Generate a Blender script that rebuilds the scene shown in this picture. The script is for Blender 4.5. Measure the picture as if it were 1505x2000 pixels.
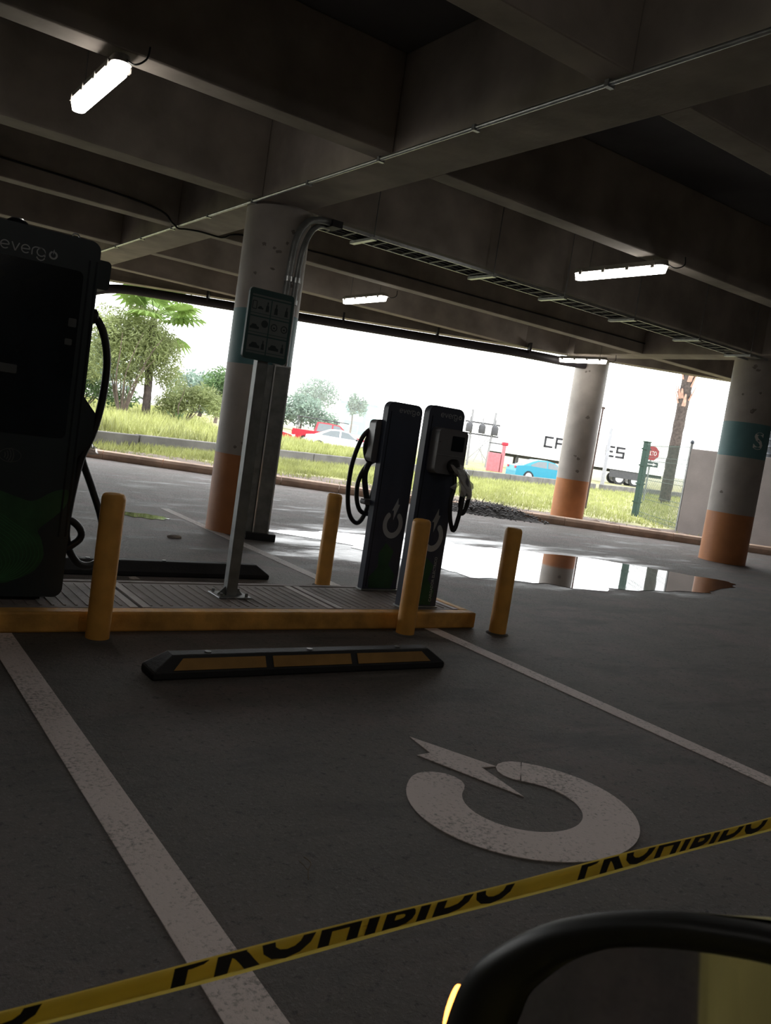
import bpy, math, random
from mathutils import Vector, Matrix
random.seed(7)
S = bpy.context.scene
for o in list(bpy.data.objects):
    bpy.data.objects.remove(o)

# ------------------------------------------------------------------ camera
F_PX, PITCH, ROLL, YAW = 1645.0, math.radians(5.175), math.radians(8.569), math.radians(35.106)
CAM_H = 1.25
cam_d = bpy.data.cameras.new('camera')
cam = bpy.data.objects.new('camera', cam_d)
S.collection.objects.link(cam)
cam_d.sensor_fit = 'VERTICAL'
cam_d.sensor_height = 36.0
cam_d.lens = 36.0 * F_PX / 2000.0
cam_d.clip_start = 0.05
cam_d.clip_end = 900
cam_d.dof.use_dof = True
cam_d.dof.focus_distance = 6.0
cam_d.dof.aperture_fstop = 14.0
def _cam_matrix():
    c, s = math.cos(ROLL), math.sin(ROLL)
    def rr(v): return Vector((c*v[0]-s*v[1], s*v[0]+c*v[1], v[2]))
    up = rr((0, -math.cos(PITCH), -math.sin(PITCH)))
    fw = rr((0, -math.sin(PITCH), math.cos(PITCH)))
    rt = rr((1, 0, 0))
    X = rt*math.cos(YAW)+fw*math.sin(YAW)
    Y = -rt*math.sin(YAW)+fw*math.cos(YAW)
    right = Vector((X[0], Y[0], up[0])); upv = -Vector((X[1], Y[1], up[1])); back = -Vector((X[2], Y[2], up[2]))
    m = Matrix((right, upv, back)).transposed().to_4x4()
    m.translation = (0, 0, CAM_H)
    return m
cam.matrix_world = _cam_matrix()
S.camera = cam

# ------------------------------------------------------------------ sky, exposure
SKY = 5.2
w = bpy.data.worlds.new('overcast_sky'); S.world = w
w.use_nodes = True
bg = w.node_tree.nodes['Background']
bg.inputs[0].default_value = (0.97, 0.99, 1.0, 1)
bg.inputs[1].default_value = SKY
S.view_settings.view_transform = 'Standard'
S.view_settings.look = 'None'
S.view_settings.gamma = 1.0
S.view_settings.exposure = 0.0
S.view_settings.use_curve_mapping = False
S.cycles.max_bounces = 8
S.cycles.diffuse_bounces = 4
S.cycles.transparent_max_bounces = 12
S.cycles.volume_bounces = 1

# ------------------------------------------------------------------ materials
def nodes_of(m):
    m.use_nodes = True
    nt = m.node_tree
    return nt, nt.nodes['Principled BSDF']
def pm(name, col, rough=0.6, metal=0.0, var=0.12, scale=6.0, bump=0.0, bscale=60.0, spec=0.5, emit=None, estr=0.0):
    m = bpy.data.materials.new(name)
    nt, b = nodes_of(m)
    N, L = nt.nodes, nt.links
    tc = N.new('ShaderNodeTexCoord')
    nz = N.new('ShaderNodeTexNoise'); nz.inputs['Scale'].default_value = scale; nz.inputs['Detail'].default_value = 5
    L.new(tc.outputs['Object'], nz.inputs['Vector'])
    rp = N.new('ShaderNodeValToRGB')
    rp.color_ramp.elements[0].position = 0.3; rp.color_ramp.elements[1].position = 0.7
    rp.color_ramp.elements[0].color = (*[max(0, c*(1-var)) for c in col], 1)
    rp.color_ramp.elements[1].color = (*[min(1, c*(1+var)) for c in col], 1)
    L.new(nz.outputs['Fac'], rp.inputs['Fac'])
    L.new(rp.outputs['Color'], b.inputs['Base Color'])
    b.inputs['Roughness'].default_value = rough
    b.inputs['Metallic'].default_value = metal
    b.inputs['Specular IOR Level'].default_value = spec
    if bump:
        n2 = N.new('ShaderNodeTexNoise'); n2.inputs['Scale'].default_value = bscale; n2.inputs['Detail'].default_value = 4
        L.new(tc.outputs['Object'], n2.inputs['Vector'])
        bp = N.new('ShaderNodeBump'); bp.inputs['Strength'].default_value = bump; bp.inputs['Distance'].default_value = 0.01
        L.new(n2.outputs['Fac'], bp.inputs['Height']); L.new(bp.outputs['Normal'], b.inputs['Normal'])
    if emit:
        b.inputs['Emission Color'].default_value = (*emit, 1); b.inputs['Emission Strength'].default_value = estr
    return m
def floor_mat():
    m = bpy.data.materials.new('wet_concrete_floor')
    nt, b = nodes_of(m); N, L = nt.nodes, nt.links
    def noise(scale, detail=6, rough=0.6, vec=None):
        n = N.new('ShaderNodeTexNoise'); n.inputs['Scale'].default_value = scale; n.inputs['Detail'].default_value = detail
        n.inputs['Roughness'].default_value = rough
        L.new(vec, n.inputs['Vector']); return n.outputs['Fac']
    def mth(op, a, b_=None, clamp=False):
        n = N.new('ShaderNodeMath'); n.operation = op; n.use_clamp = clamp
        for i, v in enumerate((a, b_)):
            if v is None: continue
            if isinstance(v, (int, float)): n.inputs[i].default_value = v
            else: L.new(v, n.inputs[i])
        return n.outputs[0]
    def mix(f, a, c):
        n = N.new('ShaderNodeMix'); n.data_type = 'RGBA'; L.new(f, n.inputs[0])
        for i, v in ((6, a), (7, c)):
            if isinstance(v, tuple): n.inputs[i].default_value = (*v, 1)
            else: L.new(v, n.inputs[i])
        return n.outputs[2]
    def ss(v, lo, hi):
        n = N.new('ShaderNodeMapRange'); n.interpolation_type = 'SMOOTHSTEP'
        L.new(v, n.inputs[0]); n.inputs[1].default_value = lo; n.inputs[2].default_value = hi
        return n.outputs[0]
    tc = N.new('ShaderNodeTexCoord'); P = tc.outputs['Object']
    mp = N.new('ShaderNodeMapping'); mp.inputs['Scale'].default_value = (0.5, 1.6, 1); mp.inputs['Rotation'].default_value = (0, 0, 0.45)
    L.new(P, mp.inputs['Vector']); PS = mp.outputs['Vector']
    big, mid, fine, streak = noise(0.7, 3, .5, P), noise(3.0, 6, .65, P), noise(70, 3, .7, P), noise(1.6, 7, .7, PS)
    c = mix(ss(big, .38, .62), (0.175, 0.155, 0.138), (0.205, 0.160, 0.150))
    c = mix(ss(mid, .35, .7), c, (0.145, 0.132, 0.120))
    pit_shade = noise(30, 9, .72, P)
    c = mix(ss(fine, .50, .78), c, (0.26, 0.245, 0.23))
    c = mix(ss(pit_shade, .54, .66), c, (0.075, 0.07, 0.066))  # dark specks that paint crevice shade into the floor colour
    c = mix(mth('MULTIPLY', ss(streak, .50, .66), 0.55), c, (0.085, 0.080, 0.076))
    sx = N.new('ShaderNodeSeparateXYZ'); L.new(P, sx.inputs[0])
    d = mth('ADD', mth('MULTIPLY', sx.outputs[0], 0.38), sx.outputs[1])
    d = mth('ADD', d, mth('MULTIPLY', mth('SUBTRACT', streak, 0.5), 2.6))
    wet = ss(d, 7.4, 8.8)
    dx = mth('MULTIPLY', mth('SUBTRACT', sx.outputs[0], 6.6), 0.26); dy = mth('MULTIPLY', mth('SUBTRACT', sx.outputs[1], 7.4), 0.46)
    near = mth('SUBTRACT', 1.0, mth('ADD', mth('MULTIPLY', dx, dx), mth('MULTIPLY', dy, dy)), True)
    wet = mth('MULTIPLY', wet, ss(mth('ADD', streak, mth('MULTIPLY', near, 0.26)), .50, .72))
    c2 = mix(wet, c, (0.095, 0.093, 0.092))
    L.new(c2, b.inputs['Base Color'])
    dry = mth('ADD', mth('MULTIPLY', fine, 0.2), 0.68)
    wr = mth('ADD', mth('MULTIPLY', mid, 0.36), mth('SUBTRACT', 0.30, mth('MULTIPLY', near, 0.20)))
    r = N.new('ShaderNodeMix'); r.data_type = 'FLOAT'
    L.new(wet, r.inputs[0]); L.new(dry, r.inputs[2]); L.new(wr, r.inputs[3])
    L.new(r.outputs[0], b.inputs['Roughness'])
    h = mth('ADD', mth('MULTIPLY', fine, 0.45), mth('MULTIPLY', noise(18, 8, .75, P), 1.0))
    bp = N.new('ShaderNodeBump'); bp.inputs['Distance'].default_value = 0.03
    st = mth('SUBTRACT', 0.95, mth('MULTIPLY', wet, 0.78)); L.new(st, bp.inputs['Strength'])
    L.new(h, bp.inputs['Height']); L.new(bp.outputs['Normal'], b.inputs['Normal'])
    return m
def paint_mat(name, col, worn=0.5):
    """road paint with the aggregate of the floor showing through where it is worn"""
    m = bpy.data.materials.new(name)
    nt, b = nodes_of(m); N, L = nt.nodes, nt.links
    tc = N.new('ShaderNodeTexCoord')
    n1 = N.new('ShaderNodeTexNoise'); n1.inputs['Scale'].default_value = 62; n1.inputs['Detail'].default_value = 6; n1.inputs['Roughness'].default_value = .7
    n2 = N.new('ShaderNodeTexNoise'); n2.inputs['Scale'].default_value = 2.2; n2.inputs['Detail'].default_value = 4
    L.new(tc.outputs['Object'], n1.inputs['Vector']); L.new(tc.outputs['Object'], n2.inputs['Vector'])
    ad = N.new('ShaderNodeMath'); ad.operation = 'ADD'; L.new(n1.outputs['Fac'], ad.inputs[0])
    ml = N.new('ShaderNodeMath'); ml.operation = 'MULTIPLY'; L.new(n2.outputs['Fac'], ml.inputs[0]); ml.inputs[1].default_value = 0.5
    L.new(ml.outputs[0], ad.inputs[1])
    rp = N.new('ShaderNodeValToRGB'); L.new(ad.outputs[0], rp.inputs['Fac'])
    e = rp.color_ramp.elements
    e[0].position = 0.50 + 0.1*worn; e[0].color = (0.16, 0.145, 0.13, 1)
    e[1].position = 0.72 + 0.1*worn; e[1].color = (*col, 1)
    L.new(rp.outputs['Color'], b.inputs['Base Color'])
    b.inputs['Roughness'].default_value = 0.75
    bp = N.new('ShaderNodeBump'); bp.inputs['Strength'].default_value = 0.5; bp.inputs['Distance'].default_value = 0.01
    L.new(n1.outputs['Fac'], bp.inputs['Height']); L.new(bp.outputs['Normal'], b.inputs['Normal'])
    return m
def leaf_mat(name, col, trans=0.35, var=0.35, scale=3.0):
    m = pm(name, col, 0.7, var=var, scale=scale)
    nt = m.node_tree; N, L = nt.nodes, nt.links
    b = N['Principled BSDF']; out = N['Material Output']
    rp = [n for n in N if n.type == 'VALTORGB'][0]
    t = N.new('ShaderNodeBsdfTranslucent'); L.new(rp.outputs['Color'], t.inputs['Color'])
    mx = N.new('ShaderNodeMixShader'); mx.inputs[0].default_value = trans
    L.new(b.outputs[0], mx.inputs[1]); L.new(t.outputs[0], mx.inputs[2]); L.new(mx.outputs[0], out.inputs['Surface'])
    return m
def glass_mat(name, col, alpha=0.5):
    m = pm(name, col, 0.05, var=0.02)
    nt = m.node_tree; N, L = nt.nodes, nt.links
    b = N['Principled BSDF']; out = N['Material Output']
    t = N.new('ShaderNodeBsdfTransparent'); mx = N.new('ShaderNodeMixShader'); mx.inputs[0].default_value = alpha
    L.new(t.outputs[0], mx.inputs[1]); L.new(b.outputs[0], mx.inputs[2]); L.new(mx.outputs[0], out.inputs['Surface'])
    return m

M = dict(
    floor=floor_mat(),
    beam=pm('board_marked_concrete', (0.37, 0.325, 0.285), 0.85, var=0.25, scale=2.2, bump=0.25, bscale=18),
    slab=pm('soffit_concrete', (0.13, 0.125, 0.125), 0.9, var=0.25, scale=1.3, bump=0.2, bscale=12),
    colwhite=pm('column_white_paint', (0.40, 0.365, 0.335), 0.6, var=0.13, scale=3.5, bump=0.12, bscale=25),
    colorange=pm('column_orange_paint', (0.50, 0.20, 0.075), 0.55, var=0.12, scale=4, bump=0.1, bscale=30),
    colteal=pm('column_teal_paint', (0.11, 0.24, 0.26), 0.55, var=0.1, scale=4, bump=0.1, bscale=30),
    stain=pm('dark_stain', (0.10, 0.09, 0.08), 0.9),
    scuff=pm('grey_scuff', (0.20, 0.18, 0.16), 0.9),
    yellow=pm('bollard_yellow_paint', (0.80, 0.40, 0.085), 0.5, var=0.16, scale=7, bump=0.08, bscale=40),
    kerbyellow=pm('kerb_yellow_paint', (0.66, 0.35, 0.085), 0.7, var=0.35, scale=6, bump=0.3, bscale=40),
    trowel=pm('trowelled_concrete', (0.40, 0.35, 0.335), 0.7, var=0.15, scale=6),
    edgeglint=pm('painted_edge_glint', (0.75, 0.76, 0.76), 0.25, metal=0.5),  # pale colour painting in the glint of sky light on the raceway edges
    darkyellow=pm('dark_yellow_panel', (0.34, 0.18, 0.04), 0.6, var=0.2, scale=8),  # darker yellow than the bollards
    island=pm('brushed_concrete', (0.26, 0.225, 0.215), 0.8, var=0.25, scale=4, bump=0.35, bscale=45),
    paint=paint_mat('worn_white_floor_paint', (0.76, 0.66, 0.64), 0.1),
    paintfaint=paint_mat('worn_faint_floor_paint', (0.52, 0.48, 0.46), 0.4),
    black=pm('charger_black_enamel', (0.042, 0.052, 0.082), 0.45, var=0.2, scale=3),
    dcblack=pm('charger_dark_housing', (0.020, 0.030, 0.036), 0.45, var=0.2, scale=3, spec=0.4),
    screen=pm('dark_screen_glass', (0.010, 0.014, 0.018), 0.16, var=0.5, scale=2.5, spec=0.5),
    trimmetal=pm('charger_edge_trim', (0.03, 0.035, 0.045), 0.25, metal=0.6),
    logo=pm('logo_grey', (0.42, 0.44, 0.46), 0.5, var=0.05),
    wave=pm('green_wave_print', (0.022, 0.085, 0.035), 0.5, var=0.3, scale=8),
    waveline=pm('green_line_print', (0.035, 0.16, 0.06), 0.5, var=0.2),
    rubber=pm('black_rubber', (0.012, 0.012, 0.013), 0.45, var=0.2, bump=0.1, bscale=80),
    rubberdull=pm('dull_black_rubber', (0.018, 0.018, 0.020), 0.7, var=0.25, bump=0.25, bscale=60),
    wallbox=pm('wallbox_grey', (0.16, 0.157, 0.168), 0.35, var=0.08),
    plastic=glass_mat('clear_plastic_wrap', (0.85, 0.86, 0.87), 0.62),
    galv=pm('galvanised_steel', (0.42, 0.44, 0.45), 0.35, metal=0.85, var=0.2, scale=14),
    galvdull=pm('dull_galvanised_steel', (0.24, 0.25, 0.25), 0.5, metal=0.5, var=0.25, scale=10),
    darkpipe=pm('dark_drain_pipe', (0.035, 0.030, 0.035), 0.6),
    signgreen=pm('sign_dark_green', (0.030, 0.085, 0.085), 0.5, var=0.08),
    signpanel=pm('sign_pale_panel', (0.17, 0.195, 0.20), 0.5, var=0.06),
    signink=pm('sign_ink', (0.02, 0.035, 0.04), 0.5),
    lampglow=pm('lamp_diffuser_lit', (0.9, 0.88, 0.82), 0.4, emit=(1.0, 0.95, 0.87), estr=15.0),
    lampbody=pm('lamp_housing_grey', (0.30, 0.28, 0.26), 0.5),
    tape=leaf_mat('yellow_tape_film', (0.86, 0.70, 0.17), 0.38, var=0.06, scale=10),
    tapeink=pm('tape_black_ink', (0.010, 0.010, 0.010), 0.4),
    soil=pm('bare_soil', (0.115, 0.085, 0.066), 0.95, var=0.5, scale=5, bump=0.8, bscale=30),
    grassbase=pm('grassy_soil', (0.23, 0.22, 0.10), 0.95, var=0.4, scale=1.5, bump=0.6, bscale=20),
    grass=leaf_mat('grass_blades', (0.30, 0.32, 0.115), 0.35, var=0.35, scale=1.2),
    kerb=pm('kerb_ochre_paint', (0.70, 0.50, 0.39), 0.8, var=0.3, scale=3, bump=0.4, bscale=40),
    barrier=pm('weathered_concrete', (0.125, 0.118, 0.112), 0.9, var=0.3, scale=2, bump=0.4, bscale=20),
    asphalt=pm('road_asphalt', (0.22, 0.22, 0.22), 0.8, var=0.2, scale=3),
    bark=pm('grey_bark', (0.13, 0.10, 0.085), 0.9, var=0.35, scale=8, bump=0.8, bscale=25),
    palmbark=pm('palm_bark', (0.060, 0.046, 0.042), 0.9, var=0.4, scale=10, bump=0.9, bscale=22),
    boot=pm('dry_palm_boots', (0.40, 0.24, 0.19), 0.85, var=0.3, scale=8),
    leafsage=leaf_mat('feathery_sage_leaves', (0.25, 0.29, 0.125), 0.4, var=0.4, scale=0.9),
    leafmid=leaf_mat('mid_green_leaves', (0.11, 0.18, 0.075), 0.35, var=0.4, scale=0.9),
    leafhaze=leaf_mat('haze_paled_leaves', (0.19, 0.26, 0.21), 0.35, var=0.3, scale=0.8),  # leaf colour paled to stand in for haze on the far trees
    palmleaf=leaf_mat('palm_fan_leaves', (0.17, 0.26, 0.065), 0.45, var=0.25, scale=2),
    walltan=pm('painted_wall_plaster', (0.20, 0.175, 0.165), 0.8, var=0.12, scale=2, bump=0.2, bscale=30),
    wallgrey=pm('grey_block_wall', (0.22, 0.20, 0.19), 0.9, var=0.2, scale=1),
    louver=pm('dark_louver', (0.05, 0.06, 0.075), 0.5),
    red=pm('red_car_paint', (0.34, 0.012, 0.025), 0.3, var=0.03),
    white=pm('white_car_paint', (0.80, 0.80, 0.80), 0.3, var=0.03),
    blue=pm('turquoise_car_paint', (0.012, 0.20, 0.28), 0.3, var=0.03),
    caryellow=pm('yellow_car_paint', (0.34, 0.29, 0.09), 0.6, var=0.04, spec=0.2),
    carglass=pm('car_window_glass', (0.12, 0.14, 0.15), 0.08, var=0.05),
    tyre=pm('tyre_rubber', (0.025, 0.025, 0.027), 0.85),
    wheelrim=pm('wheel_rim', (0.45, 0.45, 0.46), 0.35, metal=0.6),
    trailer=pm('white_trailer_panel', (0.86, 0.86, 0.86), 0.45, var=0.02),
    letter=pm('trailer_black_lettering', (0.012, 0.012, 0.018), 0.6),
    letterfaint=pm('trailer_faded_lettering', (0.52, 0.53, 0.56), 0.6),
    chassis=pm('dark_chassis', (0.05, 0.05, 0.055), 0.7),
    teal=pm('pale_teal_render', (0.14, 0.36, 0.38), 0.8, var=0.05),
    offwhite=pm('off_white_render', (0.78, 0.78, 0.77), 0.8, var=0.05),
    pane=pm('dull_window_pane', (0.16, 0.26, 0.28), 0.2),
    pink=pm('faded_pink_cabinet', (0.42, 0.12, 0.14), 0.6),
    fence=pm('fence_green_paint', (0.006, 0.036, 0.024), 0.5),
    stopred=pm('stop_sign_red', (0.36, 0.012, 0.03), 0.5, var=0.05),
    signwhite=pm('sign_white', (0.80, 0.80, 0.80), 0.5, var=0.02),
    polegrey=pm('pale_grey_pole', (0.22, 0.22, 0.23), 0.6),
    rust=pm('rusty_steel', (0.05, 0.028, 0.024), 0.8, var=0.4, scale=20),
    gravel=pm('dark_gravel', (0.10, 0.095, 0.095), 0.9, var=0.5, scale=30),
    stone=pm('brown_rubble', (0.19, 0.14, 0.115), 0.9, var=0.3, scale=12, bump=0.5, bscale=30),
    paper=pm('litter_paper', (0.45, 0.40, 0.36), 0.8),
    mirrorblack=pm('mirror_black_plastic', (0.010, 0.010, 0.009), 0.4, var=0.2),
    mirrorglass=pm('mirror_silver', (0.72, 0.70, 0.72), 0.04, metal=1.0, var=0.02),
    amber=pm('amber_turn_signal_lit', (1.0, 0.45, 0.1), 0.3, emit=(1.0, 0.34, 0.06), estr=7.0),
    ledspeck=pm('screen_sticker', (0.07, 0.075, 0.078), 0.4),
    twig=pm('dry_twig', (0.16, 0.12, 0.08), 0.9),
)
def water_mat():
    m = bpy.data.materials.new('puddle_water')
    nt, b = nodes_of(m)
    N, L = nt.nodes, nt.links
    tc = N.new('ShaderNodeTexCoord'); nz = N.new('ShaderNodeTexNoise'); nz.inputs['Scale'].default_value = 2.5
    L.new(tc.outputs['Object'], nz.inputs['Vector'])
    rp = N.new('ShaderNodeMapRange'); L.new(nz.outputs['Fac'], rp.inputs[0]); rp.inputs[3].default_value = 0.01; rp.inputs[4].default_value = 0.05
    L.new(rp.outputs[0], b.inputs['Roughness'])
    b.inputs['Base Color'].default_value = (0.05, 0.05, 0.048, 1)
    b.inputs['IOR'].default_value = 1.40
    b.inputs['Specular IOR Level'].default_value = 0.7
    return m
M['water'] = water_mat()

# ------------------------------------------------------------------ mesh helpers
COL = S.collection
class MB:
    def __init__(s): s.v = []; s.f = []; s.sm = []
    def add(s, vs, fs, smooth=False):
        b = len(s.v); s.v += [tuple(v) for v in vs]
        for f in fs: s.f.append(tuple(i+b for i in f)); s.sm.append(smooth)
        return s
    def box(s, x0, x1, y0, y1, z0, z1):
        vs = [(x, y, z) for z in (z0, z1) for y in (y0, y1) for x in (x0, x1)]
        return s.add(vs, [(0, 2, 3, 1), (4, 5, 7, 6), (0, 1, 5, 4), (2, 6, 7, 3), (0, 4, 6, 2), (1, 3, 7, 5)])
    def obox(s, c, u, v, w_):
        """box centred at c with half axes u, v, w"""
        c, u, v, w_ = Vector(c), Vector(u), Vector(v), Vector(w_)
        vs = [c+u*a+v*b+w_*d for d in (-1, 1) for b in (-1, 1) for a in (-1, 1)]
        return s.add(vs, [(0, 2, 3, 1), (4, 5, 7, 6), (0, 1, 5, 4), (2, 6, 7, 3), (0, 4, 6, 2), (1, 3, 7, 5)])
    def cyl(s, c, r, z0, z1, n=32, r1=None):
        r1 = r if r1 is None else r1
        a = [2*math.pi*i/n for i in range(n)]
        vs = [(c[0]+r*math.cos(t), c[1]+r*math.sin(t), z0) for t in a]+[(c[0]+r1*math.cos(t), c[1]+r1*math.sin(t), z1) for t in a]
        s.add(vs, [(i, (i+1) % n, n+(i+1) % n, n+i) for i in range(n)], True)
        return s.add(vs, [tuple(range(n))[::-1], tuple(range(n, 2*n))])
    def lathe(s, c, prof, n=28, smooth=True):
        vs = []
        for r, z in prof:
            for i in range(n):
                t = 2*math.pi*i/n; vs.append((c[0]+r*math.cos(t), c[1]+r*math.sin(t), z))
        fs = [(k*n+i, k*n+(i+1) % n, (k+1)*n+(i+1) % n, (k+1)*n+i) for k in range(len(prof)-1) for i in range(n)]
        s.add(vs, fs, smooth)
        s.add(vs[:n], [tuple(range(n))[::-1]]); s.add(vs[-n:], [tuple(range(n))])
        return s
    def tube(s, pts, r, n=10, cap=True, radii=None):
        pts = [Vector(p) for p in pts]
        k = len(pts); rings = []
        prev = None
        for i in range(k):
            t = (pts[min(i+1, k-1)]-pts[max(i-1, 0)])
            t = t.normalized() if t.length > 1e-9 else Vector((0, 0, 1))
            if prev is None:
                a = Vector((0, 0, 1)) if abs(t.z) < 0.9 else Vector((1, 0, 0))
                u = t.cross(a).normalized()
            else:
                u = (prev - t*prev.dot(t)).normalized()
            prev = u; v = t.cross(u)
            rr = radii[i] if radii else r
            rings.append([pts[i]+u*(rr*math.cos(2*math.pi*j/n))+v*(rr*math.sin(2*math.pi*j/n)) for j in range(n)])
        vs = [p for g in rings for p in g]
        s.add(vs, [(i*n+j, i*n+(j+1) % n, (i+1)*n+(j+1) % n, (i+1)*n+j) for i in range(k-1) for j in range(n)], True)
        if cap:
            s.add(rings[0], [tuple(range(n))[::-1]]); s.add(rings[-1], [tuple(range(n))])
        return s
    def prism(s, poly, fn0, fn1, smooth_side=False):
        """extrude 2D outline: fn0/fn1 map (a,b) to 3D for the two caps"""
        n = len(poly)
        A = [fn0(*p) for p in poly]; B = [fn1(*p) for p in poly]
        s.add(A, [tuple(range(n))[::-1]]); s.add(B, [tuple(range(n))])
        return s.add(A+B, [(i, (i+1) % n, n+(i+1) % n, n+i) for i in range(n)], smooth_side)
    def build(s, name, mat, parent=None, bevel=0.0, seg=2):
        me = bpy.data.meshes.new(name)
        me.from_pydata(s.v, [], s.f)
        me.polygons.foreach_set('use_smooth', s.sm)
        me.update()
        o = bpy.data.objects.new(name, me)
        COL.objects.link(o)
        for mt in (mat if isinstance(mat, (list, tuple)) else [mat]):
            me.materials.append(M[mt])
        if parent is not None: o.parent = parent
        if bevel:
            b = o.modifiers.new('bevel', 'BEVEL'); b.width = bevel; b.segments = seg; b.limit_method = 'ANGLE'; b.angle_limit = math.radians(40)
        return o
def fix_normals(o):
    import bmesh
    bm = bmesh.new(); bm.from_mesh(o.data); bmesh.ops.recalc_face_normals(bm, faces=bm.faces); bm.to_mesh(o.data); bm.free()
    return o
def tag(o, label=None, cat=None, group=None, kind=None):
    if label: o['label'] = label
    if cat: o['category'] = cat
    if group: o['group'] = group
    if kind: o['kind'] = kind
    return o
def thing(name, label, cat, loc=(0, 0, 0), rz=0.0, group=None):
    o = bpy.data.objects.new(name, None); COL.objects.link(o)
    o.empty_display_size = 0.1
    o.location = loc; o.rotation_euler = (0, 0, rz)
    return tag(o, label, cat, group)
def struct(o): return tag(o, kind='structure')
def copy_tree(o, parent=None):
    c = o.copy(); COL.objects.link(c); c.parent = parent
    for ch in list(o.children): copy_tree(ch, c)
    return c
def catmull(pts, n=8):
    P = [Vector(p) for p in pts]; out = []
    for i in range(len(P)-1):
        p0, p1, p2, p3 = P[max(i-1, 0)], P[i], P[i+1], P[min(i+2, len(P)-1)]
        for k in range(n):
            t = k/n
            out.append(0.5*((2*p1)+(p2-p0)*t+(2*p0-5*p1+4*p2-p3)*t*t+(3*p1-p0-3*p2+p3)*t**3))
    out.append(P[-1]); return out
def rrect(x0, x1, y0, y1, r, n=6, corners=(1, 1, 1, 1)):
    """rounded rectangle outline, corners order: bl, br, tr, tl"""
    out = []
    for (cx, cy, a0, on) in ((x0+r, y0+r, 180, corners[0]), (x1-r, y0+r, 270, corners[1]), (x1-r, y1-r, 0, corners[2]), (x0+r, y1-r, 90, corners[3])):
        if on:
            for k in range(n+1):
                t = math.radians(a0+90*k/n); out.append((cx+r*math.cos(t), cy+r*math.sin(t)))
        else:
            t = math.radians(a0+45); out.append((cx+r*math.copysign(1, math.cos(t)), cy+r*math.copysign(1, math.sin(t))))
    return out
def ribbon2d(pts, wd):
    """flat stroke as list of quads in 2D: returns verts, faces"""
    P = [Vector((p[0], p[1])) for p in pts]; vs = []; n = len(P)
    for i in range(n):
        t = (P[min(i+1, n-1)]-P[max(i-1, 0)]).normalized(); q = Vector((-t.y, t.x))*(wd/2)
        vs += [P[i]+q, P[i]-q]
    return vs, [(2*i, 2*i+1, 2*i+3, 2*i+2) for i in range(n-1)]
def arc(cx, cy, r, a0, a1, n=20, ry=None):
    ry = r if ry is None else ry
    return [(cx+r*math.cos(math.radians(a0+(a1-a0)*k/n)), cy+ry*math.sin(math.radians(a0+(a1-a0)*k/n))) for k in range(n+1)]
def thick(mb, vs, fs, fn, d0, d1):
    """2D faces -> thin solid plate between depth d0 and d1 (fn(a,b,d)->3D)"""
    A = [fn(v[0], v[1], d1) for v in vs]; mb.add(A, fs)
    edges = {}
    for f in fs:
        for i in range(len(f)):
            a, b = f[i], f[(i+1) % len(f)]
            edges[(a, b)] = edges.get((a, b), 0)+1
    B = [fn(v[0], v[1], d0) for v in vs]; n = len(vs)
    mb.add(A+B, [(a, b, n+b, n+a) for (a, b) in edges if (b, a) not in edges])
    return mb
def text_mesh(body, size=1.0, offset=0.0, spacing=1.0):
    cu = bpy.data.curves.new('txt', 'FONT'); cu.body = body; cu.size = size; cu.offset = offset; cu.space_character = spacing
    cu.resolution_u = 3
    ob = bpy.data.objects.new('txt', cu); COL.objects.link(ob)
    dg = bpy.context.evaluated_depsgraph_get(); dg.update()
    me = ob.evaluated_get(dg).to_mesh()
    vs = [tuple(v.co[:2]) for v in me.vertices]; fs = [tuple(p.vertices) for p in me.polygons]
    ob.evaluated_get(dg).to_mesh_clear()
    bpy.data.objects.remove(ob); bpy.data.curves.remove(cu)
    return vs, fs
def bounds2(vs):
    xs = [v[0] for v in vs]; ys = [v[1] for v in vs]; return min(xs), max(xs), min(ys), max(ys)
def fit(vs, x0, x1, y0=None, y1=None):
    a, b, c, d = bounds2(vs); k = (x1-x0)/(b-a)
    ky = k if y1 is None else (y1-y0)/(d-c)
    return [(x0+(v[0]-a)*k, (y0 or 0)+(v[1]-c)*ky) for v in vs]

# power mark: open ring with a lightning bolt, unit radius, centred on the ring
def power_ring(r_in=0.55, n=40, gap0=62, gap1=128, sx=1.0, top=0.0):
    vs = []; fs = []
    a0, a1 = gap1, 360+gap0
    rc, hw = (1+r_in)/2, (1-r_in)/2
    pts = [(rc*math.cos(math.radians(a0+(a1-a0)*k/n))*sx, rc*math.sin(math.radians(a0+(a1-a0)*k/n))) for k in range(n+1)]
    v1, f1 = ribbon2d(pts, 2*hw); vs += v1; fs += f1
    for e, sgn in ((0, -1), (n, 1)):            # rounded ends
        ang = math.radians(a0+(a1-a0)*e/n)
        c0 = pts[e]; base = len(vs); vs.append(Vector(c0))
        tdir = ang + sgn*math.pi/2
        for k in range(9):
            t = tdir-math.pi/2+math.pi*k/8; vs.append(Vector((c0[0]+hw*math.cos(t), c0[1]+hw*math.sin(t))))
        fs += [(base, base+1+k, base+2+k) for k in range(8)]
    return vs, fs
BOLT = [(-.08, 1.53), (-.126, 1.13), (-.29, 1.12), (.12, .10), (.165, .72), (.33, .70)]
def power_bolt(mirror=False):
    p = [(-x, y) for x, y in BOLT][::-1] if mirror else BOLT
    return p, [(0, 1, 5), (1, 2, 3), (1, 3, 4), (1, 4, 5)] if not mirror else [(5, 0, 4), (4, 3, 2), (4, 2, 1), (4, 1, 0)]
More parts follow.
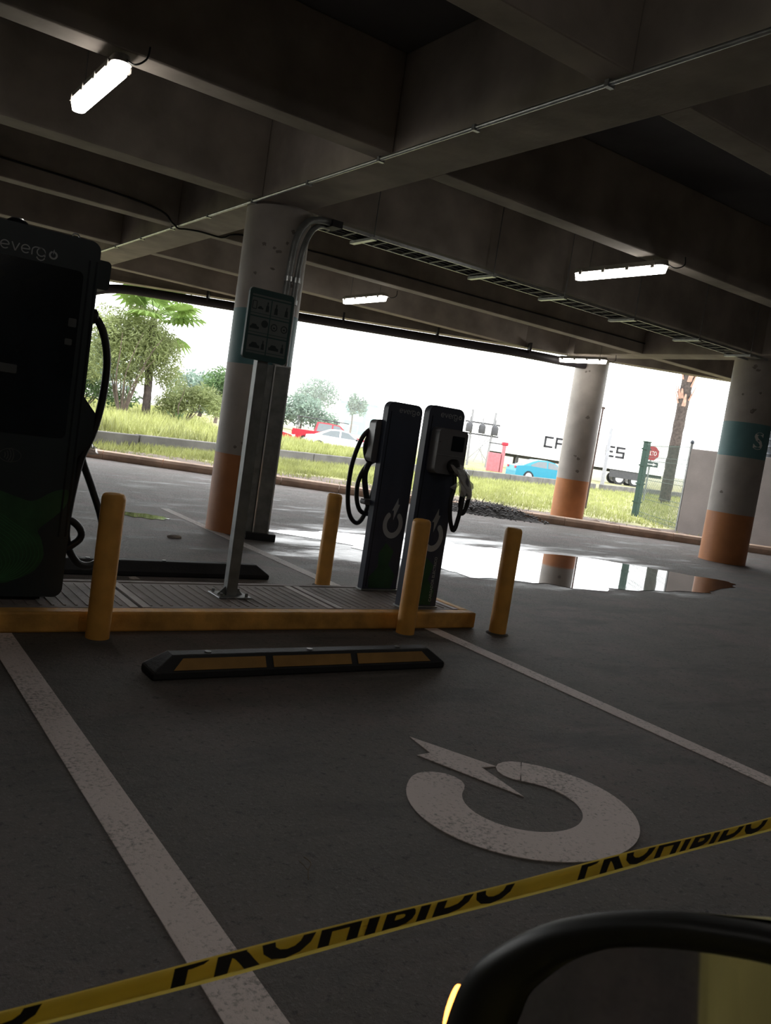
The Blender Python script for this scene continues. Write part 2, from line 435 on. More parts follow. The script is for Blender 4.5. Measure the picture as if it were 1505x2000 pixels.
def evergo_logo():
    """the word evergo in thin round strokes; x-height 1; returns verts, faces"""
    vs, fs = [], []
    def st(pts, wd=0.13):
        b = len(vs); v, f = ribbon2d(pts, wd); vs.extend(v); fs.extend([tuple(i+b for i in q) for q in f])
    def e(x):
        st([(x+.03, .47), (x+.5, .50), (x+.97, .56)]); st(arc(x+.5, .5, .46, 8, 318, 28))
    e(0.0)
    st([(1.25, .98), (1.66, .03)]); st([(1.66, .03), (2.07, .98)])
    e(2.3)
    st([(3.52, .02), (3.52, .55)]); st(arc(3.98, .52, .46, 180, 95, 12))
    st([(3.94, .98), (4.62, .98)])
    st(arc(4.55, .5, .46, 0, 360, 30)); st(arc(4.55, .02, .46, 195, 345, 16)); st([(5.01, .5), (5.01, 0.0)])
    b = len(vs); v, f = power_ring(0.60, 30, 58, 122); v = [(5.95+.50*p[0], .48+.50*p[1]) for p in v]; vs.extend(v); fs.extend([tuple(i+b for i in q) for q in f])
    b = len(vs); v, f = power_bolt(True); v = [(5.98+.42*p[0], .50+.46*p[1]) for p in v]; vs.extend(v); fs.extend([tuple(i+b for i in q) for q in f])
    return vs, fs

# ================================================================== the garage
def ky(x): return 16.19-0.579*(x-4.56)          # kerb line that closes the garage floor
def ey(x): return 17.0-0.579*(x-4.56)           # edge of the roof slab
def ex(y): return (17.0-y)/0.579+4.56
KD = Vector((0.8654, -0.5011, 0)); KN = Vector((0.5011, 0.8654, 0))
def poly_slab(mb, pts, z0, z1):
    return mb.prism(pts, lambda a, b: (a, b, z0), lambda a, b: (a, b, z1))
XL, XR, YB = -26.0, 16.4, -26.0
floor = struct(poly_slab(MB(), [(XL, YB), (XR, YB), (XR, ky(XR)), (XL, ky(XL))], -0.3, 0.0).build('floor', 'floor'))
ZB, ZS = 3.37, 4.12                              # underside of beams, underside of slab
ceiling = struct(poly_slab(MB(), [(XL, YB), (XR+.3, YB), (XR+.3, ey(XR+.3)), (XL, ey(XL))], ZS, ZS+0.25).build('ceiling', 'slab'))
for x0, x1 in ((-5.25, -4.74), (3.54, 4.05), (12.28, 12.80)):
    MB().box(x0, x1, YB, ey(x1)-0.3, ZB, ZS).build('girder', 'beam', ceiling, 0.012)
jy = [8.06+2.3*k for k in range(-15, 9)]
def joist_w(y): return 0.15 if abs(y-8.06) < .1 else 0.115
for y in jy:
    hw = joist_w(y)
    xe = min(XR, ex(y+hw)-0.3)
    cuts = [XL]+[c for g in ((-5.25, -4.74), (3.54, 4.05), (12.28, 12.80)) for c in g]+[xe]
    for a, b in zip(cuts[0::2], cuts[1::2]):
        b = min(b, xe)
        if b-a > 0.2:
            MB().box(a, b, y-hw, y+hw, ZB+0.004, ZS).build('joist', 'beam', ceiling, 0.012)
# edge beam following the slanted front of the slab
mb = MB()
pa, pb = Vector((XL, ey(XL), 0)), Vector((XR+.3, ey(XR+.3), 0))
mid = (pa+pb)/2-KN*0.18; mid.z = (ZB+ZS)/2+0.0
mb.obox(mid, (pb-pa)/2, KN*0.15, (0, 0, (ZS-ZB)/2))
mb.build('edge_beam', 'beam', ceiling, 0.012)
struct(MB().box(XL, XR, YB-.2, YB, 0, ZS).build('wall_back', 'wallgrey'))
struct(MB().box(XL-.2, XL, YB, ky(XL), 0, ZS).build('wall_left', 'wallgrey'))
wr = struct(MB().box(XR, XR+.22, YB, 11.85, -0.1, 1.97).build('wall_right', 'walltan', None, 0.015))
MB().box(XR+.10, XR+.14, YB, 10.12, 1.97, ZS).build('louver_panel', 'louver', wr)
for k in range(14):
    MB().obox((XR+.05, 5.1, 2.05+.15*k), (0.05, 0, 0.025), (0, 5.0, 0), (0.004, 0, -0.006)).build('slat', 'louver', wr)

# kerb between the garage floor and the grass
kp0, kp1 = Vector((-9.0, ky(-9.0), 0)), Vector((XR, ky(XR), 0))
mb = MB()
prof = [(0, -0.2), (0, 0.10), (0.03, 0.15), (0.09, 0.17), (0.16, 0.15), (0.19, 0.10), (0.19, -0.2)]
nseg = 26
kerb = None
for i in range(nseg):
    a = kp0.lerp(kp1, i/nseg); b = kp0.lerp(kp1, (i+1)/nseg)-KD*0.012
    m_ = MB().prism(prof, lambda p, q: a+KN*p+Vector((0, 0, q)), lambda p, q: b+KN*p+Vector((0, 0, q)))
    o = fix_normals(m_.build('kerb' if i == 0 else 'kerb_stone', 'kerb', kerb, 0.008))
    if i == 0: kerb = struct(o)

# floor paint -------------------------------------------------------------
def paint_poly(name, pts, mat='paint', z=0.003, parent=None):
    return poly_slab(MB(), pts, 0.0, z).build(name, mat, parent)
def strip(x0, x1, y0, y1): return [(x0, y0), (x1, y0), (x1, y1), (x0, y1)]
o = paint_poly('stall_line', strip(0.80, 0.925, -2.5, 4.36))
tag(o, 'long white stall line running to the island beside the large dark charger', 'floor marking')
o = paint_poly('stall_line', strip(3.525, 3.635, -2.5, 4.36))
tag(o, 'worn white stall line ending at the island behind the charging posts', 'floor marking')
o = paint_poly('stall_line', strip(3.52, 3.63, 5.17, 9.6), 'paintfaint')
tag(o, 'faint white stall line running from the island towards the banded column with the raceway', 'floor marking')
pw = thing('power_mark', 'large white power symbol with lightning bolt painted on the floor', 'floor marking', (2.235, 2.05, 0))
v, f = power_ring(0.52, 48, 50, 128)
mb = MB(); thick(mb, v, f, lambda a, b, d: (a*0.44, b*0.40, d), 0.0, 0.003); fix_normals(mb.build('ring', 'paint', pw))
v, f = power_bolt()
mb = MB(); thick(mb, v, f, lambda a, b, d: (a*0.43, b*0.43, d), 0.0, 0.003); fix_normals(mb.build('bolt', 'paint', pw))

# puddle ---------------------------------------------------------------------
def blob(outline, seed, amp=0.12, n=10):
    rnd = random.Random(seed); pts = catmull([(*p, 0) for p in outline+[outline[0]]], n)[:-1]
    ph = [rnd.uniform(0, 6.28) for _ in range(4)]
    c = sum((Vector(p) for p in pts), Vector())/len(pts); out = []
    for i, p in enumerate(pts):
        t = i/len(pts)*2*math.pi
        k = amp*(math.sin(9*t+ph[0])*.5+math.sin(17*t+ph[1])*.3+math.sin(31*t+ph[2])*.25+rnd.uniform(-.25, .25))
        out.append(p+(p-c).normalized()*k)
    return out
def puddle(outline, seed, label, amp=0.12):
    pts = blob(outline, seed, amp)
    mb = MB(); c = sum(pts, Vector())/len(pts); n = len(pts)
    mb.add([(p.x, p.y, 0.004) for p in pts], [tuple(range(n))])
    mb.add([(p.x, p.y, 0.004) for p in pts]+[(p.x, p.y, 0.0) for p in pts], [(i, (i+1) % n, n+(i+1) % n, n+i) for i in range(n)])
    o = mb.build('puddle', 'water'); return tag(o, label, 'puddle')
puddle([(4.25, 8.35), (4.9, 7.75), (5.2, 6.9), (5.5, 6.25), (6.1, 5.95), (7.0, 5.75), (8.2, 5.75), (9.6, 6.0), (10.1, 6.5), (9.4, 7.3), (8.4, 7.9), (7.2, 8.1), (6.2, 8.3), (5.2, 8.6)], 3,
       'wide bright puddle of rainwater mirroring the sky and an orange column base')
puddle([(2.75, 8.95), (2.95, 8.72), (3.22, 8.66), (3.30, 8.85), (3.05, 9.05)], 5, 'small thin puddle on the floor just before the banded column', 0.05)

# columns -----------------------------------------------------------------------
def column(x, y, r, label, orange=0.82, base=0.0, teal=True):
    t = thing('concrete_column', label, 'column', (x, y, base), 0, 'painted round columns')
    n = 48
    bands = (('orange_band', 'colorange', 0, orange), ('lower_shaft', 'colwhite', orange, 1.75), ('teal_band', 'colteal', 1.75, 2.31), ('upper_shaft', 'colwhite', 2.31, ZB+0.01))
    if not teal: bands = (bands[0], ('shaft', 'colwhite', orange, ZB+0.01))
    for nm, mt, z0, z1 in bands:
        MB().cyl((0, 0), r, z0-base if z0 else 0, z1-base, n).build(nm, mt, t)
    return t
def on_cyl(t, r, ang0, z, vs, fs, name, mat, depth=0.002):
    """wrap a flat drawing around the column; ang0 is the azimuth the drawing is centred on"""
    mb = MB()
    def fn(a, b, d):
        th = ang0+a/r
        return ((r+d)*math.cos(th), (r+d)*math.sin(th), z+b)
    thick(mb, vs, fs, fn, 0.0, depth); return mb.build(name, mat, t)
c1 = column(3.88, 8.20, 0.335, 'round column banded orange and teal with a metal raceway up its face')
c2 = column(13.10, 12.15, 0.335, 'round column banded orange standing in the grass behind the kerb', 0.915, 0.0, False)
c3 = column(12.72, 8.22, 0.372, 'round column banded orange and teal bearing a white letter S by the wall')
v, f = text_mesh('S', 1.0, 0.015); v = fit(v, -0.085, 0.085, -0.14, 0.14)
on_cyl(c3, 0.372, math.atan2(-8.22, -12.72)+0.62, 2.04, v, f, 'letter', 'signwhite')
def splat(rnd, s):
    n = 9; return [(s*rnd.uniform(.35, 1)*math.cos(6.283*k/n), s*rnd.uniform(.3, .8)*math.sin(6.283*k/n)) for k in range(n)]
rnd = random.Random(11)
for t, x, y, r, spots in ((c1, 3.88, 8.20, .335, [(-.35, 2.95, .035), (-.02, 2.93, .03), (.12, 2.9, .035), (.0, 2.72, .03), (-.5, 2.66, .03), (.35, 3.0, .03), (.5, 3.12, .035), (.62, 2.86, .04), (.7, 2.6, .03), (-.2, .95, .02), (-.4, .9, .025)]),
                     (c3, 12.72, 8.22, .372, [(.1, 2.5, .06), (.2, 2.52, .04), (-.1, 3.2, .06), (.05, 3.15, .05), (-.55, 1.15, .04), (.3, 2.8, .03), (-.4, 2.75, .03)]),
                     (c2, 13.10, 12.15, .335, [(-.3, 3.1, .04), (-.1, 3.12, .03), (.25, 2.2, .06), (.1, 1.35, .06), (.2, 1.1, .05), (-.1, 1.4, .04)])):
    for da, z, s in spots:
        p = splat(rnd, s); on_cyl(t, r, math.atan2(-y, -x)+da, z, p, [tuple(range(len(p)))], 'scuff', 'scuff', 0.0008)

# raceway and conduits on the near column -----------------------------------------
rw = thing('cable_raceway', 'tall galvanised steel raceway standing against the banded column', 'raceway', (3.86, 7.755, 0), -0.30)
MB().box(-0.15, -0.03, -0.03, 0.08, 0.0, 1.77).build('side_channel', 'galvdull', rw, 0.004)
MB().box(-0.025, 0.135, -0.05, 0.08, 0.06, 1.77).build('front_cover', 'galvdull', rw, 0.003)
for x in (-0.022, 0.132):  # edges with the highlight put into their colour
    MB().box(x-0.007, x+0.007, -0.064, -0.05, 0.06, 1.77).build('cover_edge', 'edgeglint', rw)
MB().box(-0.03, 0.14, -0.060, -0.05, 1.765, 1.78).build('cover_edge', 'edgeglint', rw)
MB().box(-0.10, 0.21, -0.10, 0.08, 0.0, 0.075).build('plinth', 'rubberdull', rw, 0.006)
for k, (dx, r_, path) in enumerate(((0.0, 0.036, [(3.87, 7.80, 1.775), (3.87, 7.80, 2.35), (3.882, 7.79, 2.85), (3.92, 7.80, 3.08), (4.03, 7.83, 3.25), (4.20, 7.872, 3.318), (4.36, 7.885, 3.325)]),
                                   (0.085, 0.030, [(3.955, 7.778, 1.775), (3.955, 7.778, 2.35), (3.967, 7.773, 2.82), (4.005, 7.785, 3.03), (4.10, 7.85, 3.19), (4.24, 7.95, 3.28), (4.36, 7.985, 3.305)]))):
    pts = catmull(path, 8)
    o = MB().tube(pts, r_, 14).build('conduit_pipe', 'galvdull')
    tag(o, ('thicker' if k == 0 else 'thinner')+' galvanised conduit bending from the raceway up into the cable tray', 'conduit')
    for z in (2.62, 2.40):
        MB().cyl((3.875+dx, 7.793-dx*.22), r_+0.008, z, z+0.05, 16).build('coupling', 'galv', o)
# cable tray --------------------------------------------------------------------------
tr = thing('cable_tray', 'long galvanised ladder cable tray hung under the joist between two columns', 'cable tray', (0, 0, 0))
TY0, TY1, TZ = 7.83, 8.17, 3.29
for y in (TY0, TY1):
    MB().box(4.30, 12.33, y-0.008, y+0.008, TZ, TZ+0.035).build('side_rail', 'galv', tr)
k = 0
x = 4.42
while x < 12.3:
    MB().box(x-0.008, x+0.008, TY0, TY1, TZ+0.004, TZ+0.016).build('rung', 'galvdull', tr); x += 0.20
for x in (4.80, 6.50, 7.70, 9.06, 10.50, 11.8):
    h = MB().box(x-0.03, x+0.03, TY0-0.06, TY1+0.06, TZ-0.03, TZ-0.002).build('hanger_bar', 'galv', tr)
    for y in (TY0-0.04, TY1+0.04):
        MB().tube([(x, y, TZ-0.03), (x, y, ZS if y > 8.21 or y < 7.91 else ZB+.01)], 0.006, 6).build('hanger_rod', 'galvdull', h)
for k, y in enumerate((7.93, 8.02, 8.10)):
    MB().tube(catmull([(4.35+.9*i, y+.015*math.sin(i*2.1+k), TZ+0.035+0.004*math.sin(i+k)) for i in range(9)], 4), 0.016, 8).build('cable', 'rubber', tr)
MB().box(4.30, 4.42, TY0-.02, TY1-.15, TZ-.01, TZ+.06).build('end_box', 'rubberdull', tr)

# conduit clipped along the girder ---------------------------------------------------------
gc = thing('girder_conduit', 'slim metal conduit clipped along the lower edge of the girder', 'conduit', (0, 0, 0))
MB().tube([(3.525, YB+1, ZB-0.015), (3.525, 17.2, ZB-0.015)], 0.015, 10).build('pipe', 'galv', gc)
for y in [1.2+1.15*k for k in range(14)]:
    MB().box(3.505, 3.56, y-0.015, y+0.015, ZB-0.035, ZB+0.004).build('clip', 'galv', gc)
# thin cable strung across the girder and joists
o = MB().tube(catmull([(-4.74, 10.234, 3.60), (-1.0, 10.234, 3.585), (2.0, 10.234, 3.56), (3.2, 10.225, 3.50), (3.45, 10.19, 3.37), (3.525, 10.18, 3.326), (3.62, 10.18, 3.340), (3.80, 10.18, 3.356), (4.03, 10.18, 3.354), (4.12, 10.19, 3.37), (4.40, 10.225, 3.47), (5.5, 10.234, 3.52), (9.0, 10.234, 3.54), (12.28, 10.234, 3.56)], 6), 0.012, 6).build('loose_cable', 'rubber')
tag(o, 'thin dark cable strung across the underside of the girder beyond the column', 'cable')
# drain pipe hung inside the edge beam --------------------------------------------------------
dp = thing('drain_pipe', 'dark drain pipe hung below the edge beam of the roof', 'pipe', (0, 0, 0))
def edge_pt(x, off, z): p = Vector((x, ey(x), z))-KN*off; return p
pts = [edge_pt(4.35, .42, 2.95), edge_pt(4.55, .42, 3.12), edge_pt(4.95, .42, 3.22), edge_pt(5.6, .42, 3.235)]
MB().tube(catmull(pts, 5)+catmull([edge_pt(6+.5*k, .42, 3.235) for k in range(12)]+[edge_pt(12.1, .28, 3.235), edge_pt(12.42, .17, 3.235), edge_pt(12.88, .15, 3.235)], 3), 0.085, 14).build('pipe_run', 'darkpipe', dp)
MB().tube([edge_pt(4.35, .42, 2.95), edge_pt(4.25, .42, 2.85), edge_pt(3.6, .42, 2.80), edge_pt(0, .42, 2.80)], 0.085, 14).build('pipe_run', 'darkpipe', dp)
for x in (6.35, 8.6, 10.2, 11.8):
    p = edge_pt(x, .42, 3.33)
    MB().obox(p+Vector((0, 0, 0.02)), KD*0.02, KN*0.10, (0, 0, 0.10)).build('hanger', 'darkpipe', dp)

# lamps ---------------------------------------------------------------------------------------
def lamp(x, y0, y1, z, label, rz=0.0):
    L_ = y1-y0
    t = thing('ceiling_lamp', label, 'lamp', (x, (y0+y1)/2, z), rz, 'tube lamps under the ceiling')
    hl = L_/2
    o = MB().prism(rrect(-0.065, 0.065, -hl, hl, 0.06, 6), lambda a, b: (a, b, 0.035), lambda a, b: (a*.8, b*.985, 0.085), True).build('housing', 'lampbody', t, 0.006)
    MB().prism(rrect(-0.060, 0.060, -hl+.01, hl-.01, 0.055, 6), lambda a, b: (a*.72, b*.985, -0.030), lambda a, b: (a, b, 0.036), True).build('diffuser', 'lampglow', t, 0.012)
    for k in range(4):
        for sx in (-1, 1):
            MB().box(sx*0.068-0.008, sx*0.068+0.008, -hl*.8+hl*.53*k-.02, -hl*.8+hl*.53*k+.02, 0.01, 0.055).build('clip', 'lampbody', t)
    for yy in (-hl*.7, hl*.7):
        wy = (y0+y1)/2+yy
        top = ZB+.006 if any(abs(wy-j) < joist_w(j)+.01 for j in jy) else ZS+.002
        MB().tube([(0, yy, .08), (0, yy, top-z)], 0.004, 6).build('suspension_wire', 'galvdull', t)
    MB().tube(catmull([(0, -hl+.05, .08), (0.05, -hl-.05, .02), (0.10, -hl-.12, .05), (0.12, -hl-.10, ZB-z+.02)], 6), 0.006, 6).build('flex', 'rubber', t)
    return t
lamp(1.47, 5.60, 6.72, 3.255, 'lit tube lamp nearest the big dark charger, glowing above its bay')
lamp(6.80, 5.56, 6.76, 3.255, 'lit tube lamp hung by the cable tray over the wet drive')
lamp(6.98, 10.75, 11.95, 3.255, 'lit tube lamp beyond the banded column and its sign')
for lx, ly in ((1.47, .97), (6.80, .97), (1.47, -4.2), (6.80, -4.2), (-3.9, .97)):  # unseen lamps added to brighten the foreground and the faces towards the aisle
    lamp(lx, ly-.6, ly+.6, 3.255, 'unseen tube lamp added to brighten the driving aisle')
lamp(12.22, 11.05, 12.15, 3.215, 'lit tube lamp in front of the column that stands in the grass', 0.12)

# ================================================================== charging island
isl = thing('charging_island', 'low raised concrete island with a yellow painted kerb face', 'island', (0, 0, 0))
IX0, IX1, IY0, IY1, IZ = -3.2, 3.97, 4.36, 5.15, 0.11
MB().box(IX0, IX1, IY0, IY0+0.10, 0, IZ).build('front_kerb', 'kerbyellow', isl, 0.012)
MB().box(IX0, IX1, IY1-0.06, IY1, 0, IZ).build('rear_kerb', 'island', isl, 0.01)
MB().box(IX1-0.07, IX1, IY0+.10, IY1-.06, 0, IZ).build('end_kerb', 'kerbyellow', isl, 0.01)
pan = [IX0, -1.0, 0.35, 1.60, 2.87, IX1-.07]
for a, b in zip(pan[:-1], pan[1:]):
    s_ = MB().box(a+.012, b-.012, IY0+.105, IY1-.065, 0, IZ-0.003).build('paving_panel', 'island', isl, 0.006)
    x = a+0.07
    rb = MB()
    while x < b-0.07:                                # broom ridges across the panel
        rb.box(x, x+0.012, IY0+.15, IY1-.11, IZ-0.003, IZ+0.0005); x += 0.06
    rb.build('broom_ridges', 'island', s_)['kind'] = 'stuff'
    MB().box(b-.02, b+.02, IY0+.105, IY1-.065, 0, IZ-0.012).build('joint', 'barrier', isl)
    for q0, q1 in ((a+.013, a+.058), (b-.058, b-.013)):
        MB().box(q0, q1, IY0+.106, IY1-.066, IZ-.003, IZ+.001).build('trowelled_border', 'trowel', s_)

# bollards ----------------------------------------------------------------------------
def bollard(x, y, h, label):
    t = thing('bollard', label, 'bollard', (x, y, 0), random.uniform(0, 6), 'yellow steel bollards around the island')
    r = 0.060
    MB().lathe((0, 0), [(r, 0), (r, h-0.03), (r*.93, h-0.012), (r*.75, h-0.003), (r*.3, h), (0.002, h+.001)], 32).build('post', 'yellow', t)
    MB().lathe((0, 0), [(r+.02, 0.0), (r+.016, 0.006), (r+.002, 0.010)], 24).build('grout_collar', 'stain', t)
    return t
bollard(1.31, 4.235, 0.76, 'yellow bollard standing before the large dark charger')
bollard(3.45, 5.62, 0.74, 'yellow bollard behind the island, farthest from the wheel stop with yellow panels')
bollard(3.27, 4.235, 0.758, 'yellow bollard standing directly before the charging post with the grey wallbox')
bollard(4.06, 4.22, 0.752, 'yellow bollard standing alone off the corner of the island')

# wheel stops ---------------------------------------------------------------------------
def wheel_stop(x0, x1, y, label, panels):
    L_ = x1-x0; t = thing('wheel_stop', label, 'wheel stop', ((x0+x1)/2, y, 0), 0, 'rubber wheel stops')
    h, e = 0.105, 0.10
    hw, tw = 0.085, 0.042
    vs = [(-L_/2, -hw, 0), (L_/2, -hw, 0), (L_/2, hw, 0), (-L_/2, hw, 0),
          (-L_/2, -hw, .035), (L_/2, -hw, .035), (L_/2, hw, .035), (-L_/2, hw, .035),
          (-L_/2+e, -tw, h), (L_/2-e, -tw, h), (L_/2-e, tw, h), (-L_/2+e, tw, h)]
    fs = [(3, 2, 1, 0), (0, 1, 5, 4), (1, 2, 6, 5), (2, 3, 7, 6), (3, 0, 4, 7), (4, 5, 9, 8), (5, 6, 10, 9), (6, 7, 11, 10), (7, 4, 8, 11), (8, 9, 10, 11)]
    MB().add(vs, fs).build('body', 'rubberdull', t, 0.010)
    if panels:
        n_ = Vector((0, -(h-.035), hw-tw)).normalized()*0.0  # slope normal
        dn = Vector((0, -(h-.035), (hw-tw))); dn = Vector((0, -dn.z and -abs(h-.035), hw-tw)); dn.normalize()
        for sgn in (-1, 1):
            for k in range(3):
                a = -L_/2+.10+k*(L_-.2)/3+(.012 if k else .02); b = -L_/2+.10+(k+1)*(L_-.2)/3-.03
                def sp(x, u, d): # u 0..1 up the slope
                    yy = -(hw+(tw-hw)*u); zz = .035+(h-.035)*u
                    return Vector((x, sgn*yy*-1 if sgn > 0 else yy, zz))+Vector((0, (1 if sgn > 0 else -1)*abs(dn.y)*d, abs(dn.z)*d))
                q0, q1 = .12, .80
                el, er = (.025 if k == 0 else 0), (.025 if k == 2 else 0)
                A = [sp(a-el, q0, .001), sp(b+er, q0, .001), sp(b-er, q1, .001), sp(a+el, q1, .001)]
                B = [sp(a-el, q0, .005), sp(b+er, q0, .005), sp(b-er, q1, .005), sp(a+el, q1, .005)]
                mb = MB().add(A+B, [(4, 5, 6, 7), (0, 1, 5, 4), (1, 2, 6, 5), (2, 3, 7, 6), (3, 0, 4, 7)])
                fix_normals(mb.build('reflective_panel', 'darkyellow', t))
    for x in (-L_*.33, 0.0, L_*.33):
        MB().cyl((x, 0), 0.016, h, h+.004, 12).build('bolt_cap', 'galvdull', t)
    return t
wheel_stop(1.37, 3.06, 3.64, 'black rubber wheel stop with three yellow panels before the island', True)
wheel_stop(1.40, 3.06, 5.86, 'plain black rubber wheel stop lying behind the island', False)

# charging posts -----------------------------------------------------------------------------
def face_y(mb, vs, fs, y, d=0.0015):
    """flat print on a face that looks along -Y"""
    thick(mb, vs, fs, lambda a, b, dd: (a, y-dd, b), 0.0, d); return mb
def rot90(vs): return [(-v[1], v[0]) for v in vs]
def pedestal(x, y, label, side, text):
    """body x-0..w, front face at local y=0, runs back to +d. side -1: wallbox in front, +1: on the back"""
    w_, d_, h_ = 0.305, 0.06, 1.385
    t = thing('charging_post', label, 'charging post', (x, y, IZ), 0, 'slim dark charging posts')
    hw = w_/2
    MB().prism(rrect(-hw, hw, 0, h_, 0.055, 8, (0, 0, 1, 1)), lambda a, b: (a, 0, b), lambda a, b: (a, d_, b), True).build('body', 'black', t, 0.010, 3)
    fix_normals(t.children[0])
    MB().box(-hw-.01, hw+.01, -.01, d_+.01, 0, 0.012).build('base_plate', 'galvdull', t, .003)
    v, f = evergo_logo(); v = fit(v, -0.055, hw-0.025); v = [(a, b+h_-0.085) for a, b in v]
    face_y(MB(), v, f, 0).build('logo', 'logo', t)
    v, f = power_ring(0.60, 44, 48, 132); v = [(a*0.088+.035, b*0.105+0.50) for a, b in v]
    face_y(MB(), v, f, 0).build('power_ring', 'logo', t)
    v, f = power_bolt(True); v = [(a*0.10+.045, b*0.115+0.52) for a, b in v]
    face_y(MB(), v, f, 0).build('power_bolt', 'logo', t)
    p = [(-.10, .02), (.10, .02), (.12, .12), (.05, .20), (.08, .30), (.0, .36), (-.05, .28), (-.04, .18), (-.11, .10)]
    face_y(MB(), p, [tuple(range(len(p)))], 0, 0.0008).build('green_print', 'wave', t)
    if text:
        v, f = text_mesh('CARGADOR ELECTRICO', 1, 0.01); v = rot90(fit(v, 0, 0.315, 0, 0.022)); v = [(a+0.105, b+.045) for a, b in v]
        face_y(MB(), v, f, 0).build('lettering', 'logo', t)
    # grooves beside the front face
    MB().box(-hw+.028, -hw+.033, -.0015, .002, .03, h_-.07).build('groove', 'trimmetal', t)
    return t
def wallbox(t, cx, y0, y1, z0, z1, hw=0.13):
    """y0 = mounting plane, y1 = front plane"""
    b = fix_normals(MB().prism(rrect(cx-hw, cx+hw, z0, z1, 0.035, 6), lambda a, c: (a, y0, c), lambda a, c: (cx+(a-cx)*.96, y1, (z0+z1)/2+(c-(z0+z1)/2)*.97), True).build('wallbox', 'wallbox', t, 0.012, 3))
    s_ = 1 if y1 > y0 else -1
    zm = z0+(z1-z0)*.42
    def plate(x0, x1, a, c, r, name, mat, th=.003):
        fix_normals(MB().prism(rrect(x0, x1, a, c, r, 5), lambda p, q: (p, y1, q), lambda p, q: (p, y1+s_*th, q)).build(name, mat, b))
    plate(cx-.01, cx+.095, z1-.145, z1-.045, .008, 'display', 'screen')
    MB().box(cx-hw*.93, cx+hw*.93, min(y1, y1+s_*.004), max(y1, y1+s_*.004), zm-.002, zm+.003).build('seam', 'galv', b)
    plate(cx-.115, cx-.105, z1-.10, z1-.09, .004, 'status_led', 'ledspeck')
    return b
pa_ = pedestal(3.56, 5.00, 'slim dark charging post with power symbol, its wallbox on the back', 1, False)
b = wallbox(pa_, -0.07, 0.06, 0.15, 0.93, 1.245)
MB().prism(rrect(-.20, -.04, .62, .66, .015, 4), lambda a, c: (a, .06, c), lambda a, c: (a, .12, c)).build('cable_hook', 'wallbox', b, .006)
for k, pts in enumerate(([(-.16, .15, 1.18), (-.225, .17, 1.10), (-.275, .18, .90), (-.275, .18, .68), (-.23, .18, .52), (-.15, .18, .47), (-.09, .18, .58), (-.06, .15, .85), (-.08, .14, .95)],
                          [(-.06, .16, .96), (-.15, .17, .90), (-.20, .18, .78), (-.19, .18, .64), (-.13, .18, .55), (-.02, .18, .56), (.06, .18, .68), (.05, .16, .80)],
                          [(-.14, .15, .94), (-.165, .16, .84), (-.14, .16, .72), (-.10, .15, .60)])):
    MB().tube(catmull(pts, 8), 0.017 if k < 2 else .022, 10).build('charging_cable', 'rubber', b)
MB().tube(catmull([(-.165, .15, 1.13), (-.185, .16, 1.05), (-.165, .16, .97), (-.13, .15, .93)], 6), .03, 10, radii=None).build('plug_grip', 'rubber', b)
pb_ = pedestal(3.55, 4.50, 'slim dark charging post lettered CARGADOR ELECTRICO with a grey wallbox on its face', -1, True)
b = wallbox(pb_, 0.02, 0.0, -0.08, 0.935, 1.245)
for k, pts in enumerate(([(.06, -.10, .945), (.05, -.13, .86), (.02, -.15, .76), (.035, -.16, .64), (.075, -.16, .575), (.10, -.16, .66), (.12, -.15, .80), (.13, -.14, .92)],
                          [(.10, -.10, .96), (.15, -.12, .93), (.185, -.13, .84), (.18, -.13, .74), (.15, -.13, .69), (.125, -.13, .75), (.13, -.13, .88)])):
    MB().tube(catmull(pts, 8), 0.015, 10).build('charging_cable', 'rubber', b)
MB().tube(catmull([(.055, -.12, .97), (.075, -.16, .95), (.10, -.17, .90), (.125, -.165, .82)], 6), 0.03, 12).build('plug_grip', 'wallbox', b)
soc = MB().lathe((.04, 0), [(.045, 0), (.048, .03), (.03, .04)], 20).build('plug_socket', 'rubber', b)
soc.rotation_euler = (math.radians(90), 0, 0); soc.location = (0, -.08, 1.0); soc.data.transform(Matrix.Translation((0, 0, 0)))
rnd = random.Random(4)                                # crumpled clear film round the plug
vs, fs = [], []
nu, nv = 14, 9
for i in range(nv):
    u = i/(nv-1); c = Vector((.055+.08*u, -.135-.035*math.sin(u*2.5), 1.005-.19*u))
    for j in range(nu):
        a = 2*math.pi*j/nu; r_ = (.056+.013*math.sin(3*a+u*5))*(1-.25*u)*rnd.uniform(.82, 1.18)
        vs.append(c+Vector((math.cos(a)*r_, math.sin(a)*r_*.8, .02*math.sin(a)+rnd.uniform(-.006, .006))))
fs = [(i*nu+j, i*nu+(j+1) % nu, (i+1)*nu+(j+1) % nu, (i+1)*nu+j) for i in range(nv-1) for j in range(nu)]
pl = MB().add(vs, fs).build('plastic_wrap', 'plastic', b)
vs = [Vector((-.005, -.15, .86)), Vector((.04, -.17, .90)), Vector((.065, -.19, .955)), Vector((.07, -.16, .89)), Vector((.035, -.155, .845)), Vector((.02, -.175, .87))]
MB().add(vs, [(0, 5, 1), (1, 5, 2), (2, 5, 3), (3, 5, 4), (4, 5, 0)]).build('wrap_tail', 'plastic', b)

